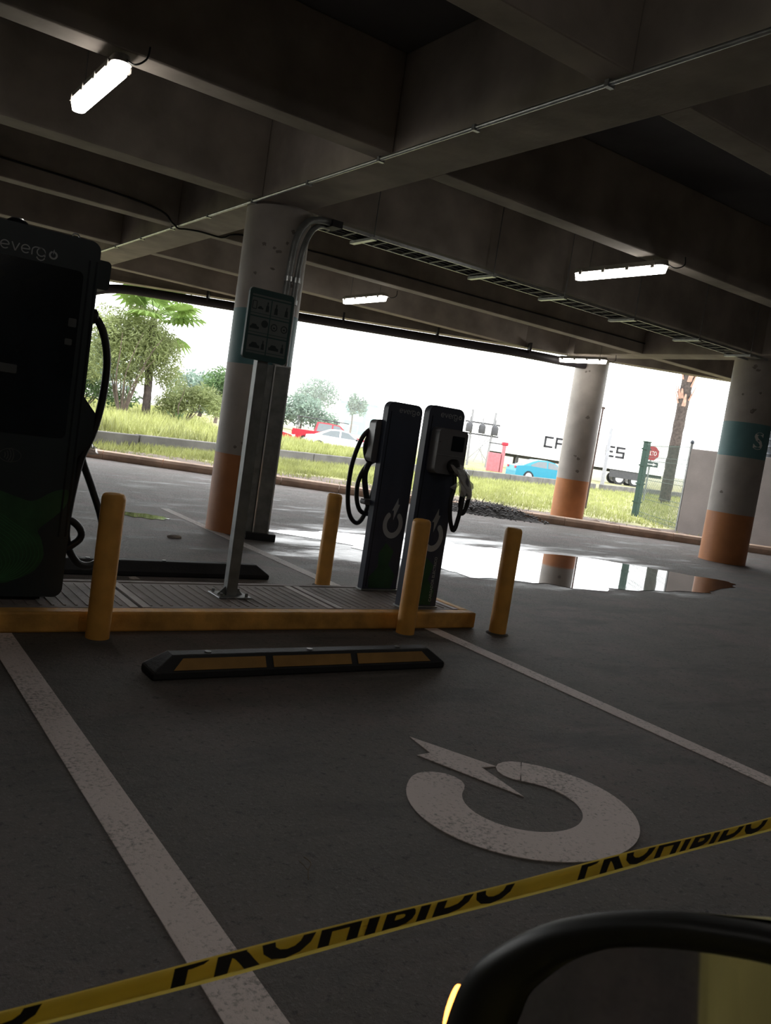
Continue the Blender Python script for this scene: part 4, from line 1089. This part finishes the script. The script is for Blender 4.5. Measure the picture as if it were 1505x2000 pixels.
def car(label, name, cat, loc, rz, paint, kind='sedan', group=None):
    t = thing(name, label, cat, loc, rz, group)
    W2 = .88
    if kind == 'sedan':
        L_, wx, r_ = 4.5, (-1.35, 1.35), .33
        up_ = [(2.25, .55), (2.15, .72), (1.1, .92), (-1.55, .98), (-2.2, .90), (-2.25, .55)]
        cab = [(1.05, .90), (.35, 1.36), (-.15, 1.44), (-.80, 1.40), (-1.75, .96)]
        wins = [[(.86, .95), (.34, 1.30), (-.10, 1.36), (-.10, .95)], [(-.20, .95), (-.20, 1.36), (-.75, 1.32), (-1.25, 1.05), (-1.25, .97)]]
    else:
        L_, wx, r_ = 5.2, (-1.65, 1.65), .38
        up_ = [(2.6, .65), (2.5, .95), (1.25, 1.10), (-2.55, 1.10), (-2.6, .6)]
        cab = [(1.25, 1.06), (.55, 1.68), (-.2, 1.76), (-1.0, 1.74), (-1.15, 1.08)]
        wins = [[(1.02, 1.12), (.50, 1.62), (.10, 1.66), (.10, 1.12)], [(0, 1.12), (0, 1.66), (-.88, 1.66), (-.98, 1.12)]]
    body = fix_normals(MB().prism(arch_profile(L_, .22, wx, r_+.05, up_), lambda a, b: (a, -W2, b), lambda a, b: (a, W2, b)).build('body', paint, t, .05, 3))
    cb = fix_normals(MB().prism(cab, lambda a, b: (a, -W2*.94+(b-.9)*.25, b), lambda a, b: (a, W2*.94-(b-.9)*.25, b)).build('cabin', paint, t, .04, 3))
    for s_ in (-1, 1):
        for wn in wins:
            fix_normals(MB().prism(wn, lambda a, b: (a, s_*(W2*.94-(b-.9)*.25-.01), b), lambda a, b: (a, s_*(W2*.94-(b-.9)*.25+.012), b)).build('side_window', 'carglass', cb))
        MB().obox((wins[0][0][0]+.02, s_*(W2+.06), cab[0][1]+.06), (.07, 0, 0), (0, .07, 0), (0, 0, .05)).build('door_mirror', 'mirrorblack', t, .02)
    (x0, z0), (x1, z1) = cab[0], cab[1]
    def ws(f0, f1, o): return [(x0+(x1-x0)*f+o*.8, z0+(z1-z0)*f+o*.6) for f in (f0, f1)]
    for (q0, q1), nm in (((cab[0], cab[1]), 'windscreen'), ((cab[-1], cab[-2]), 'rear_window')):
        sg_ = 1 if nm == 'windscreen' else -1
        A = [(q0[0]+(q1[0]-q0[0])*f+sg_*.012, q0[1]+(q1[1]-q0[1])*f+.012) for f in (.12, .9)]
        MB().add([(A[0][0], -.72, A[0][1]), (A[0][0], .72, A[0][1]), (A[1][0], .62, A[1][1]), (A[1][0], -.62, A[1][1])], [(0, 1, 2, 3)]).build(nm, 'carglass', cb)
    for x in wx:
        for s_ in (-1, 1): wheel(t, x, s_*(W2-.10), r_, .20)
    for s_ in (-1, 1):
        MB().obox((L_/2-.02, s_*.62, .68 if kind == 'sedan' else .82), (.03, 0, 0), (0, .16, 0), (0, 0, .06)).build('headlamp', 'signwhite', t, .01)
        MB().obox((-L_/2+.02, s_*.66, .80 if kind == 'sedan' else .90), (.03, 0, 0), (0, .13, 0), (0, 0, .07)).build('tail_lamp', 'stopred', t, .01)
    if kind == 'pickup':
        for s_ in (-1, 1):
            MB().tube([(1.1, s_*.70, 1.90), (-2.4, s_*.70, 1.95)], .03, 6).build('rack_rail', 'chassis', t)
        for x in (.9, -.6, -2.3):
            MB().tube([(x, -.72, 1.92), (x, .72, 1.92)], .025, 6).build('rack_bar', 'chassis', t)
        for s_ in (-1, 1):
            MB().tube([(-2.3, s_*.78, 1.08), (-2.3, s_*.72, 1.93)], .03, 6).build('rack_leg', 'chassis', t)
            MB().tube([(.3, s_*.60, 1.70), (.3, s_*.70, 1.92)], .03, 6).build('rack_leg', 'chassis', t)
    return t
RD = math.atan2(-.575, .818)
RZ = -.302
car('red pickup truck with a black roof rack passing behind the white sedan', 'pickup_truck', 'pickup', (29.2, 49.2, RZ), RD+.05, 'red', 'pickup')
car('white sedan on the road half sunk behind the tall grass', 'sedan_car', 'car', (27.2, 44.4, RZ), RD+.05, 'white')
car('red sedan emerging from behind the banded column with the raceway', 'sedan_car', 'car', (22.9, 47.4, RZ), RD+.05, 'red')
car('turquoise blue sedan on the road passing behind a column', 'sedan_car', 'car', (39.1, 38.8, RZ), RD+.22, 'blue')
def parked_z(x, y, a):
    c, s_ = math.cos(a), math.sin(a)
    return max(ground_z(x+c*u-s_*v, y+s_*u+c*v) for u in (-1.4, 1.4) for v in (-.8, .8))-.03
car('white sedan parked beyond the agave plant and the palm', 'sedan_car', 'car', (29.6, 71.3, parked_z(29.6, 71.3, RD+.1)), RD+.1, 'white')
car('white sedan seen through the stems of the feathery tree', 'sedan_car', 'car', (17.4, 57.0, parked_z(17.4, 57.0, RD+.1)), RD+.1, 'white')
# box trailer
tdir = Vector((.818, -.575, 0)); tnrm = Vector((-.575, -.818, 0))
tl = thing('box_trailer', 'long white box trailer lettered in large dark capitals', 'trailer', (52.4, 49.65, .05), RD)
MB().box(-7.2, 8.2, -1.25, 1.25, 1.25, 4.05).build('box', 'trailer', tl, .04)
MB().box(-7.2, 8.2, -1.27, -1.25, 1.20, 1.34).build('side_rail', 'trailer', tl)
MB().box(-6.6, 7.9, -.5, .5, .95, 1.22).build('chassis_frame', 'chassis', tl)
for x in (4.3, 5.6):
    for s_ in (-1, 1): wheel(tl, x, s_*1.02, .5, .32)
MB().box(3.4, 6.4, -1.22, -1.18, .55, 1.15).build('mud_guard', 'chassis', tl)
for s_ in (-1, 1): MB().box(-4.3, -4.1, s_*.8-.08, s_*.8+.08, .02, 1.2).build('landing_leg', 'chassis', tl)
GLY = {'C': [[(1, 1), (0, 1), (0, 0), (1, 0)]], 'A': [[(0, 0), (0, 1), (1, 1), (1, 0)], [(0, .48), (1, .48)]],
       'E': [[(1, 1), (0, 1), (0, 0), (1, 0)], [(0, .5), (.8, .5)]], 'S': [[(1, 1), (0, 1), (0, .5), (1, .5), (1, 0), (0, 0)]]}
def block_letter(ch, x0, x1, z0, z1, wd):
    mb = MB()
    for path in GLY[ch]:
        for (a, b), (c, d) in zip(path, path[1:]):
            xa, xb = sorted((x0+(x1-x0)*a, x0+(x1-x0)*c)); za, zb = sorted((z0+(z1-z0)*b, z0+(z1-z0)*d))
            mb.box(xa-wd/2, xb+wd/2, -1.262, -1.25, za-wd/2, zb+wd/2)
    return mb.build('lettering', 'letter', tl)
for ch, x0 in (('C', -2.22), ('A', -1.30), ('E', 2.86), ('S', 3.72)):
    block_letter(ch, x0, x0+.56, 2.22, 2.98, .17)
v, f = text_mesh('TRANSPORTES', 1, .01, 1.15); v = fit(v, -5.6, -2.4, 3.30, 3.66)
face_y(MB(), v, f, -1.25, .012).build('lettering', 'letterfaint', tl)
# buildings
def building(label, loc, rz, w_, d_, h_, mat, wins):
    t = thing('building', label, 'building', loc, rz)
    MB().box(-w_/2, w_/2, 0, d_, -.5, h_).build('walls', mat, t, .03)
    MB().box(-w_/2-.1, w_/2+.1, -.1, d_+.1, h_, h_+.18).build('parapet', mat, t)
    for x0, x1, z0, z1 in wins:
        wd = MB().box(x0, x1, -.05, .02, z0, z1).build('window', 'offwhite', t)
        n = max(1, int((x1-x0)/.9))
        for k in range(n):
            a = x0+.06+k*(x1-x0-.06)/n
            MB().box(a, a+(x1-x0)/n-.10, -.07, -.04, z0+.06, z1-.06).build('pane', 'pane', wd)
    return t
building('pale teal flat roofed building beyond the road', (69.4, 110.0, .62), RD, 5.6, 6, 4.7, 'teal', [(-2.3, .9, 2.0, 3.3), (-2.2, .4, .2, 1.4), (1.5, 2.2, .2, 2.2)])
building('low white building between the trees and the teal building', (59.0, 104.0, .3), RD, 7.0, 6, 3.6, 'offwhite', [(-2.5, -1.2, 1.0, 2.2), (.8, 2.0, 1.0, 2.2)])
# pink roadside cabinet
kx = thing('roadside_cabinet', 'faded pink cabinet with a red arm standing beyond the road', 'cabinet', (40.9, 45.6, -.2), RD)
MB().box(-.55, .35, -.3, .3, 0, 1.35).build('cabinet_body', 'pink', kx, .03)
MB().box(.40, .62, -.25, .25, 0, 1.95).build('side_post', 'pink', kx, .02)
MB().box(.30, .75, -.28, .28, 1.95, 2.2).build('red_head', 'stopred', kx, .06)
MB().box(-.60, .40, -.05, .05, 1.98, 2.06).build('arm', 'chassis', kx)
# utility pole with transformers
up_ = thing('utility_pole', 'utility pole carrying three transformers beyond the road', 'utility pole', (43.0, 50.0, -.1), RD)
for x in (-.9, .9): MB().tube([(x*.8, 0, -.2), (x, 0, 4.3)], .09, 8).build('pole', 'polegrey', up_)
for z in (2.45, 3.35): MB().box(-1.35, 1.35, -.08, .08, z-.06, z+.06).build('cross_arm', 'chassis', up_)
for x in (-1.0, 0, 1.0):
    MB().lathe((x, -.05), [(.25, 2.55), (.27, 2.6), (.27, 3.1), (.2, 3.25), (.05, 3.3)], 14).build('transformer', 'chassis', up_)
    MB().cyl((x, -.05), .05, 3.3, 3.75, 8).build('insulator', 'polegrey', up_)
for a, b in ((-.9, .9), (.9, -.9), (-.3, .5), (.5, -.2)): MB().tube([(a, 0, .3), (b, 0, 2.4)], .03, 6).build('brace', 'polegrey', up_)
o = thing('street_pole', 'plain pale grey pole in front of the box trailer', 'pole', (45.6, 39.55, -.32))
MB().lathe((0, 0), [(.16, 0), (.14, .3), (.12, 4.3), (.02, 4.34)], 14).build('shaft', 'polegrey', o)
MB().lathe((0, 0), [(.26, 0), (.25, .12), (.15, .14)], 14).build('footing', 'barrier', o)
# stop sign with one-way arrow
ss_ = thing('stop_sign', 'red octagonal stop sign reading ALTO with an arrow plate below', 'road sign', (28.3, 22.25, .05), RD)
MB().tube([(0, .03, -.1), (0, .03, 2.3)], .03, 8).build('post', 'galvdull', ss_)
oc = [(.30*math.cos(math.radians(22.5+45*k)), 2.07+.30*math.sin(math.radians(22.5+45*k))) for k in range(8)]
pl = fix_normals(MB().prism(oc, lambda a, b: (a, 0, b), lambda a, b: (a, -.01, b)).build('octagon_plate', 'stopred', ss_))
v, f = text_mesh('ALTO', 1, .015); v = fit(v, -.19, .19, 1.98, 2.16); face_y(MB(), v, f, -.01, .003).build('lettering', 'signwhite', pl)
ar = MB().box(-.32, .32, -.012, 0, 1.52, 1.72).build('arrow_plate', 'signink', ss_)
p = [(-.26, 1.60), (.10, 1.60), (.10, 1.555), (.27, 1.62), (.10, 1.685), (.10, 1.64), (-.26, 1.64)]
fix_normals(face_y(MB(), p, [tuple(range(7))], -.012, .003).build('arrow', 'signwhite', ar))

# fence panel between the green post and the wall -------------------------------------------------
fa, fb = Vector((18.75, 14.95, .05)), Vector((16.44, 11.885, .05))
fp = thing('fence_post', 'thick dark green steel fence post in the grass', 'post', fa)
MB().box(-.07, .07, -.07, .07, -.1, 2.05).build('shaft', 'fence', fp, .01)
MB().box(-.085, .085, -.085, .085, 2.05, 2.08).build('cap', 'fence', fp, .01)
for z in (.4, .9, 1.4, 1.85): MB().box(-.09, .09, -.09, .09, z, z+.04).build('clamp', 'fence', fp)
fm = thing('wire_fence', 'green welded wire fence panel between the green post and the wall', 'fence', fa)
dv = fb-fa; L_ = dv.length; du = dv.normalized()
for z in (.08, .18, .55, .65, 1.05, 1.15, 1.55, 1.65, 1.95):
    MB().tube([Vector((0, 0, z)), dv+Vector((0, 0, z))], .006, 5).build('cross_wire', 'fence', fm)
n = int(L_/.065)
for k in range(1, n):
    MB().tube([du*(k*L_/n)+Vector((0, 0, .02)), du*(k*L_/n)+Vector((0, 0, 1.98))], .006, 4, False).build('upright_wire', 'fence', fm)
ep = thing('end_post', 'slim blue grey steel post fixed to the end of the tan wall', 'post', (16.44, 11.882, 0))
MB().tube([(0, 0, 0), (0, 0, 2.10)], .035, 12).build('shaft', 'galvdull', ep)
MB().lathe((0, 0), [(.045, 2.08), (.05, 2.11), (.035, 2.15), (.005, 2.165)], 14).build('cap', 'louver', ep)
o = thing('rusty_pole', 'thin rusty steel pole standing in the grass behind a column', 'pole', (17.55, 15.65, .08))
MB().tube([(0, 0, -.1), (.02, 0, 2.75)], .024, 8).build('shaft', 'rust', o)
MB().box(-.05, .07, -.03, .03, 2.72, 2.78).build('cap', 'rust', o)

# gravel heap, rubble, litter ---------------------------------------------------------------------
rnd = random.Random(77)
def stone_mesh(rnd, s, flat=.6):
    ico = [(0, 0, 1), (.89, 0, .45), (.28, .85, .45), (-.72, .53, .45), (-.72, -.53, .45), (.28, -.85, .45), (.72, .53, -.45), (-.28, .85, -.45), (-.89, 0, -.45), (-.28, -.85, -.45), (.72, -.53, -.45), (0, 0, -1)]
    fs = [(0, 1, 2), (0, 2, 3), (0, 3, 4), (0, 4, 5), (0, 5, 1), (1, 6, 2), (2, 7, 3), (3, 8, 4), (4, 9, 5), (5, 10, 1), (2, 6, 7), (3, 7, 8), (4, 8, 9), (5, 9, 10), (1, 10, 6), (6, 11, 7), (7, 11, 8), (8, 11, 9), (9, 11, 10), (10, 11, 6)]
    return [(v[0]*s*rnd.uniform(.7, 1.2), v[1]*s*rnd.uniform(.7, 1.2), v[2]*s*flat*rnd.uniform(.7, 1.1)) for v in ico], fs
gp0 = Vector((11.25, 12.55, 0))
mb = MB(); nu, nv = 30, 14                              # underlying mound
vs = []
for i in range(nu+1):
    for j in range(nv+1):
        a, b = i/nu*2-1, j/nv*2-1
        h = max(0, (1-a*a)*(1-b*b))**.8*.19*(.7+.5*vnoise(a*9, b*7))-.02
        p = gp0+KD*(a*1.15)+KN*(b*.55); vs.append((p.x, p.y, h))
mb.add(vs, [(i*(nv+1)+j, (i+1)*(nv+1)+j, (i+1)*(nv+1)+j+1, i*(nv+1)+j+1) for i in range(nu) for j in range(nv)], True)
hp = thing('gravel_heap', 'heap of dark gravel spilled over the kerb by the grass', 'gravel', (0, 0, 0))
mb.build('mound', 'gravel', hp)
mb = MB()
for k in range(1500):
    a, b = max(-1.1, min(.95, rnd.gauss(0, .5))), max(-1.2, min(1.1, rnd.gauss(0, .5)))
    h = max(0, (1-min(1, a*a))*(1-min(1, b*b)))**.8*.19
    p = gp0+KD*(a*1.2)+KN*(b*.6); v, f = stone_mesh(rnd, rnd.uniform(.012, .034))
    mb.add([(q[0]+p.x, q[1]+p.y, q[2]+h+.01) for q in v], f)
for k in range(420):
    a, b = max(-1.0, min(.9, rnd.gauss(0, .5))), rnd.gauss(0, .4)
    h = max(0, (1-min(1, a*a))*(1-min(1, b*b)))**.8*.19
    p = gp0+KD*(a*1.2)+KN*(b*.6)+Vector((0, 0, h)); d = Vector((rnd.gauss(0, 1), rnd.gauss(0, 1), abs(rnd.gauss(0, .5)))).normalized()*rnd.uniform(.05, .16)
    mb.tube([p, p+d], .005, 3, False)
mb.build('loose_gravel', 'gravel', hp)['kind'] = 'stuff'
for k, (x, y, s_) in enumerate(((13.55, 11.75, .13), (13.75, 11.60, .10), (13.95, 11.62, .12), (14.3, 11.45, .09), (14.75, 11.20, .14), (15.0, 11.02, .08), (14.55, 11.5, .07), (15.3, 10.9, .10))):
    v, f = stone_mesh(rnd, s_, .5); mb = MB().add(v, f); o = mb.build('rubble_stone', 'stone'); o.location = (x, y, .08+s_*.25); o.rotation_euler = (0, 0, rnd.uniform(0, 6))
    tag(o, 'brown broken rubble stone lying behind the kerb near the wire fence', 'stone', 'rubble stones behind the kerb')
def scrap(x, y, s_, z, label, seed, mat='paper'):
    r2 = random.Random(seed); n = 8
    top = [(s_*r2.uniform(.5, 1)*math.cos(6.283*k/n), s_*.6*r2.uniform(.5, 1)*math.sin(6.283*k/n), .006+r2.uniform(0, .02)) for k in range(n)]
    bot = [(p[0], p[1], 0) for p in top]
    mb = MB().add([(0, 0, .025)]+top+bot, [(0, 1+k, 1+(k+1) % n) for k in range(n)]+[(1+k, 1+n+k, 1+n+(k+1) % n, 1+(k+1) % n) for k in range(n)])
    o = mb.build('litter_scrap', mat); o.location = (x, y, z); return tag(o, label, 'litter')
scrap(2.95, 7.55, .09, 0, 'pale crumpled scrap of litter on the floor before the banded column', 1)
scrap(1.95, 5.66, .05, 0, 'small pale scrap beside the plain black wheel stop', 2)
twig = MB().tube(catmull([(1.235, 1.86, .004), (1.25, 1.89, .012), (1.275, 1.92, .014), (1.28, 1.97, .006)], 5), .0016, 5)
twig.tube(catmull([(1.25, 1.89, .012), (1.245, 1.92, .018), (1.25, 1.945, .012)], 4), .0011, 5)
tag(twig.build('dry_twig', 'twig'), 'dry thin twig lying on the floor inside the parking stall', 'twig')

# ================================================================== barrier tape across the bay
tp = thing('caution_tape', 'yellow caution tape stretched across the bay lettered PROHIBIDO in black', 'tape', (0, 0, 0))
TA, TB = Vector((.334, .948, .512)), Vector((1.74, .946, .518))
td = (TB-TA).normalized(); TW = 0.040
def tape_pt(s, v, d=0.0):
    """s along the tape from TA, v 0 bottom .. 1 top, d towards the viewer"""
    sag = 0.0
    base = TA+td*s
    tw = .05*math.sin(s*2.1+.4)
    nrm = Vector((0, -1, 0)); up = Vector((0, -.25+tw, 1)).normalized()
    n2 = up.cross(td).normalized() * 1.0
    if n2.y > 0: n2 = -n2
    return base+up*((v-.5)*TW)+n2*(d+.0015*math.sin(s*9+v*2))
s_list = [-1.7+.04*k for k in range(112)]
mb = MB(); vs = []
for s in s_list:
    for v_ in (0, .33, .66, 1.0): vs.append(tape_pt(s, v_, 0))
    for v_ in (1.0, .6, .15): vs.append(tape_pt(s, v_, -.003 if v_ == 1 else -.006))
nr = 7
mb.add(vs, [(i*nr+j, (i+1)*nr+j, (i+1)*nr+j+1, i*nr+j+1) for i in range(len(s_list)-1) for j in range(nr-1)], True)
mb.build('ribbon', 'tape', tp)
v0, f0 = text_mesh('PROHIBIDO', 1, .045, 1.12)
import bmesh
for start in (-.655, .108, .875, 1.64):
    v = fit(v0, start, start+.60, .18, 1.82)
    bm = bmesh.new(); bv = [bm.verts.new((p[0], p[1], 0)) for p in v]
    for q in f0:
        try: bm.faces.new([bv[i] for i in q])
        except ValueError: pass
    # folded film hides the upper half of every letter: cut along the fold and add rows for bending
    for cut in (.995,):
        bmesh.ops.bisect_plane(bm, geom=bm.verts[:]+bm.edges[:]+bm.faces[:], plane_co=(0, cut, 0), plane_no=(0, 1, 0), clear_outer=True)
    for k in range(30):
        bmesh.ops.bisect_plane(bm, geom=bm.verts[:]+bm.edges[:]+bm.faces[:], plane_co=(start+.02*k, 0, 0), plane_no=(1, 0, 0))
    bm.verts.index_update()
    pv = [tape_pt(p.co.x, p.co.y, .0006) for p in bm.verts]; pf = [tuple(x.index for x in q.verts) for q in bm.faces]
    bm.free()
    MB().add(pv, pf).build('lettering', 'tapeink', tp)
for s in (-1.70, 2.74):
    p = tape_pt(s, .5)
    ps = MB().cyl((p.x, p.y), .03, 0, .75, 16).build('post', 'yellow', tp)
    MB().cyl((p.x, p.y), .14, 0, .04, 24).build('post_base', 'rubberdull', ps)

# ================================================================== car from which the bay is seen
vc = thing('yellow_car', 'yellow car door with its black wing mirror and lit amber turn signal', 'car', (0, 0, 0))
mn = Vector((-.956, -.294, 0)); ms = Vector((.294, -.956, 0)); mz = Vector((0, 0, 1)); M0 = Vector((.53, .345, .870))
def mp_(s, z, d): return M0+ms*s+mz*z+mn*d
outer = [(-.150, -.108), (-.146, -.080), (-.140, -.060), (-.129, -.038), (-.106, -.009), (-.077, .020), (-.044, .044), (-.011, .063), (.019, .077), (.049, .087), (.077, .096), (.110, .101), (.135, .095), (.150, .07), (.150, .02), (.130, -.05), (.08, -.115), (.0, -.15), (-.09, -.155), (-.135, -.140)]
inner = [(-.096, -.10), (-.090, -.073), (-.085, -.049), (-.072, -.027), (-.054, -.003), (-.028, .020), (-.006, .034), (.024, .048), (.053, .059), (.082, .068), (.108, .072), (.125, .06), (.128, .015), (.11, -.045), (.07, -.095), (.0, -.122), (-.07, -.124)]
outer = [(p.x, p.y) for p in catmull([(*p, 0) for p in outer+[outer[0]]], 4)[:-1]]
inner = [(p.x, p.y) for p in catmull([(*p, 0) for p in inner+[inner[0]]], 4)[:-1]]
def resample(poly, n):
    P = [Vector(p) for p in poly]; P.append(P[0]); cum = [0]
    for a, b in zip(P, P[1:]): cum.append(cum[-1]+(b-a).length)
    out = []; j = 0
    for k in range(n):
        t = cum[-1]*k/n
        while cum[j+1] < t: j += 1
        u = (t-cum[j])/max(1e-9, cum[j+1]-cum[j]); out.append(P[j].lerp(P[j+1], u))
    return out
NB = 80
ro, ri = resample(outer, NB), resample(inner, NB)
cxo = Vector((0, -.03))
rings = []
for sc, d, src in ((1.0, .000, 'o'), (1.0, -.02, 'o'), (.97, -.05, 'o'), (.86, -.085, 'o'), (.60, -.115, 'o'), (.2, -.125, 'o')):
    rings.append([mp_(cxo.x+(p.x-cxo.x)*sc, cxo.y+(p.y-cxo.y)*sc+.66*d, d) for p in ro])
vs = [p for r_ in rings for p in r_]
sh = MB().add(vs, [(k*NB+i, k*NB+(i+1) % NB, (k+1)*NB+(i+1) % NB, (k+1)*NB+i) for k in range(len(rings)-1) for i in range(NB)], True)
sh.add(rings[-1], [tuple(range(NB))])
mh = fix_normals(sh.build('mirror_shell', 'mirrorblack', vc))
# bezel ring between the shell rim and the glass
rg = [[mp_(p.x, p.y, 0) for p in ro], [mp_(.93*p.x+.07*q.x, .93*p.y+.07*q.y, .010) for p, q in zip(ro, ri)], [mp_(.6*p.x+.4*q.x, .6*p.y+.4*q.y, .014) for p, q in zip(ro, ri)], [mp_(.15*p.x+.85*q.x, .15*p.y+.85*q.y, .006) for p, q in zip(ro, ri)], [mp_(p.x, p.y, -.012) for p in ri]]
bz = MB().add([p for r_ in rg for p in r_], [(k*NB+i, k*NB+(i+1) % NB, (k+1)*NB+(i+1) % NB, (k+1)*NB+i) for k in range(4) for i in range(NB)], True)
fix_normals(bz.build('bezel', 'mirrorblack', mh))
gl = MB().add([mp_(p.x, p.y, -.010) for p in ri], [tuple(range(NB))])
fix_normals(gl.build('mirror_glass', 'mirrorglass', mh))
# painted cap over the back of the shell
rings2 = []
for sc, d in ((1.012, -.012), (1.015, -.025), (.985, -.052), (.875, -.088), (.61, -.119), (.2, -.129)):
    rings2.append([mp_(cxo.x+(p.x-cxo.x)*sc, cxo.y+(p.y-cxo.y)*sc+d*(.66-.42*sstep(p.x, -.03, .10)), d) for p in ro])
keep = [i for i in range(NB) if ro[i].y > -.03 or ro[i].x > .05]
cp = MB()
vs = [p for r_ in rings2 for p in r_]
cp.add(vs, [(k*NB+i, k*NB+(i+1) % NB, (k+1)*NB+(i+1) % NB, (k+1)*NB+i) for k in range(len(rings2)-1) for i in keep], True)
fix_normals(cp.build('painted_cap', 'caryellow', mh))
sgp = [mp_(s_*1.0, z_, -.010) for s_, z_ in ((-.147, -.155), (-.1515, -.130), (-.1525, -.108), (-.150, -.090), (-.147, -.080))]
MB().tube(catmull(sgp, 6), .0055, 10).build('turn_signal', 'amber', mh)
# door flank below the window opening, and the arm that carries the mirror
prof = [(.165, .95), (.195, .93), (.225, .86), (.245, .72), (.245, .60), (.225, .56), (.24, .50), (.235, .38), (.20, .26), (.12, .22), (.12, .95)]
for x0, x1 in ((-2.3, -1.05), (-1.045, -.02), (-.015, 1.05)):
    fix_normals(MB().prism(prof, lambda a, b: (x0, a, b), lambda a, b: (x1, a, b), False).build('door_panel' if x1 < 1 else 'front_wing', 'caryellow', vc, .012))
MB().tube([(.62, .19, .86), (.60, .26, .845), (.585, .31, .845)], .022, 12).build('mirror_arm', 'mirrorblack', vc)
for x in (-1.15, -.12):
    MB().box(x-.11, x+.08, .235, .262, .78, .81).build('door_handle', 'caryellow', vc, .008)
for x in (-1.75,):
    mbw = MB(); n = 32; vs = []
    for s_, y in ((1, -.02), (1, .20)):
        for i in range(n): a = 2*math.pi*i/n; vs.append((x+.31*math.cos(a), y, .31+.31*math.sin(a)))
    mbw.add(vs, [(i, (i+1) % n, n+(i+1) % n, n+i) for i in range(n)], True); mbw.add(vs, [tuple(range(n)), tuple(range(n, 2*n))[::-1]])
    fix_normals(mbw.build('wheel', 'tyre', vc))

# ================================================================== morning mist over the road
hz = bpy.data.materials.new('mist'); hz.use_nodes = True
nt = hz.node_tree; nt.nodes.remove(nt.nodes['Principled BSDF'])
vsn = nt.nodes.new('ShaderNodeVolumeScatter'); vsn.inputs['Color'].default_value = (0.97, 0.99, 1.0, 1); vsn.inputs['Density'].default_value = 0.0042; vsn.inputs['Anisotropy'].default_value = 0.0
nt.links.new(vsn.outputs[0], nt.nodes['Material Output'].inputs['Volume'])
M['mist'] = hz
mc = Vector((4.56, 16.19, 3.2))+KN*(57+40)
o = MB().obox(mc, KD*95, KN*40, (0, 0, 4.4)).build('mist', 'mist')
tag(o, 'pale rainy mist hanging over the far buildings and trees beyond the road', 'mist', kind='stuff')

# ================================================================== put every thing's origin at its own base
bpy.context.view_layer.update()
for o in list(S.collection.objects):
    if o.type == 'EMPTY' and o.parent is None and o.location.length < 1e-6 and o.children:
        pts = [c.matrix_world @ Vector(b) for c in o.children if c.type == 'MESH' for b in c.bound_box]
        base = Vector(((min(p.x for p in pts)+max(p.x for p in pts))/2, (min(p.y for p in pts)+max(p.y for p in pts))/2, min(p.z for p in pts)))
        o.location = base
        for c in o.children: c.location = c.location-base
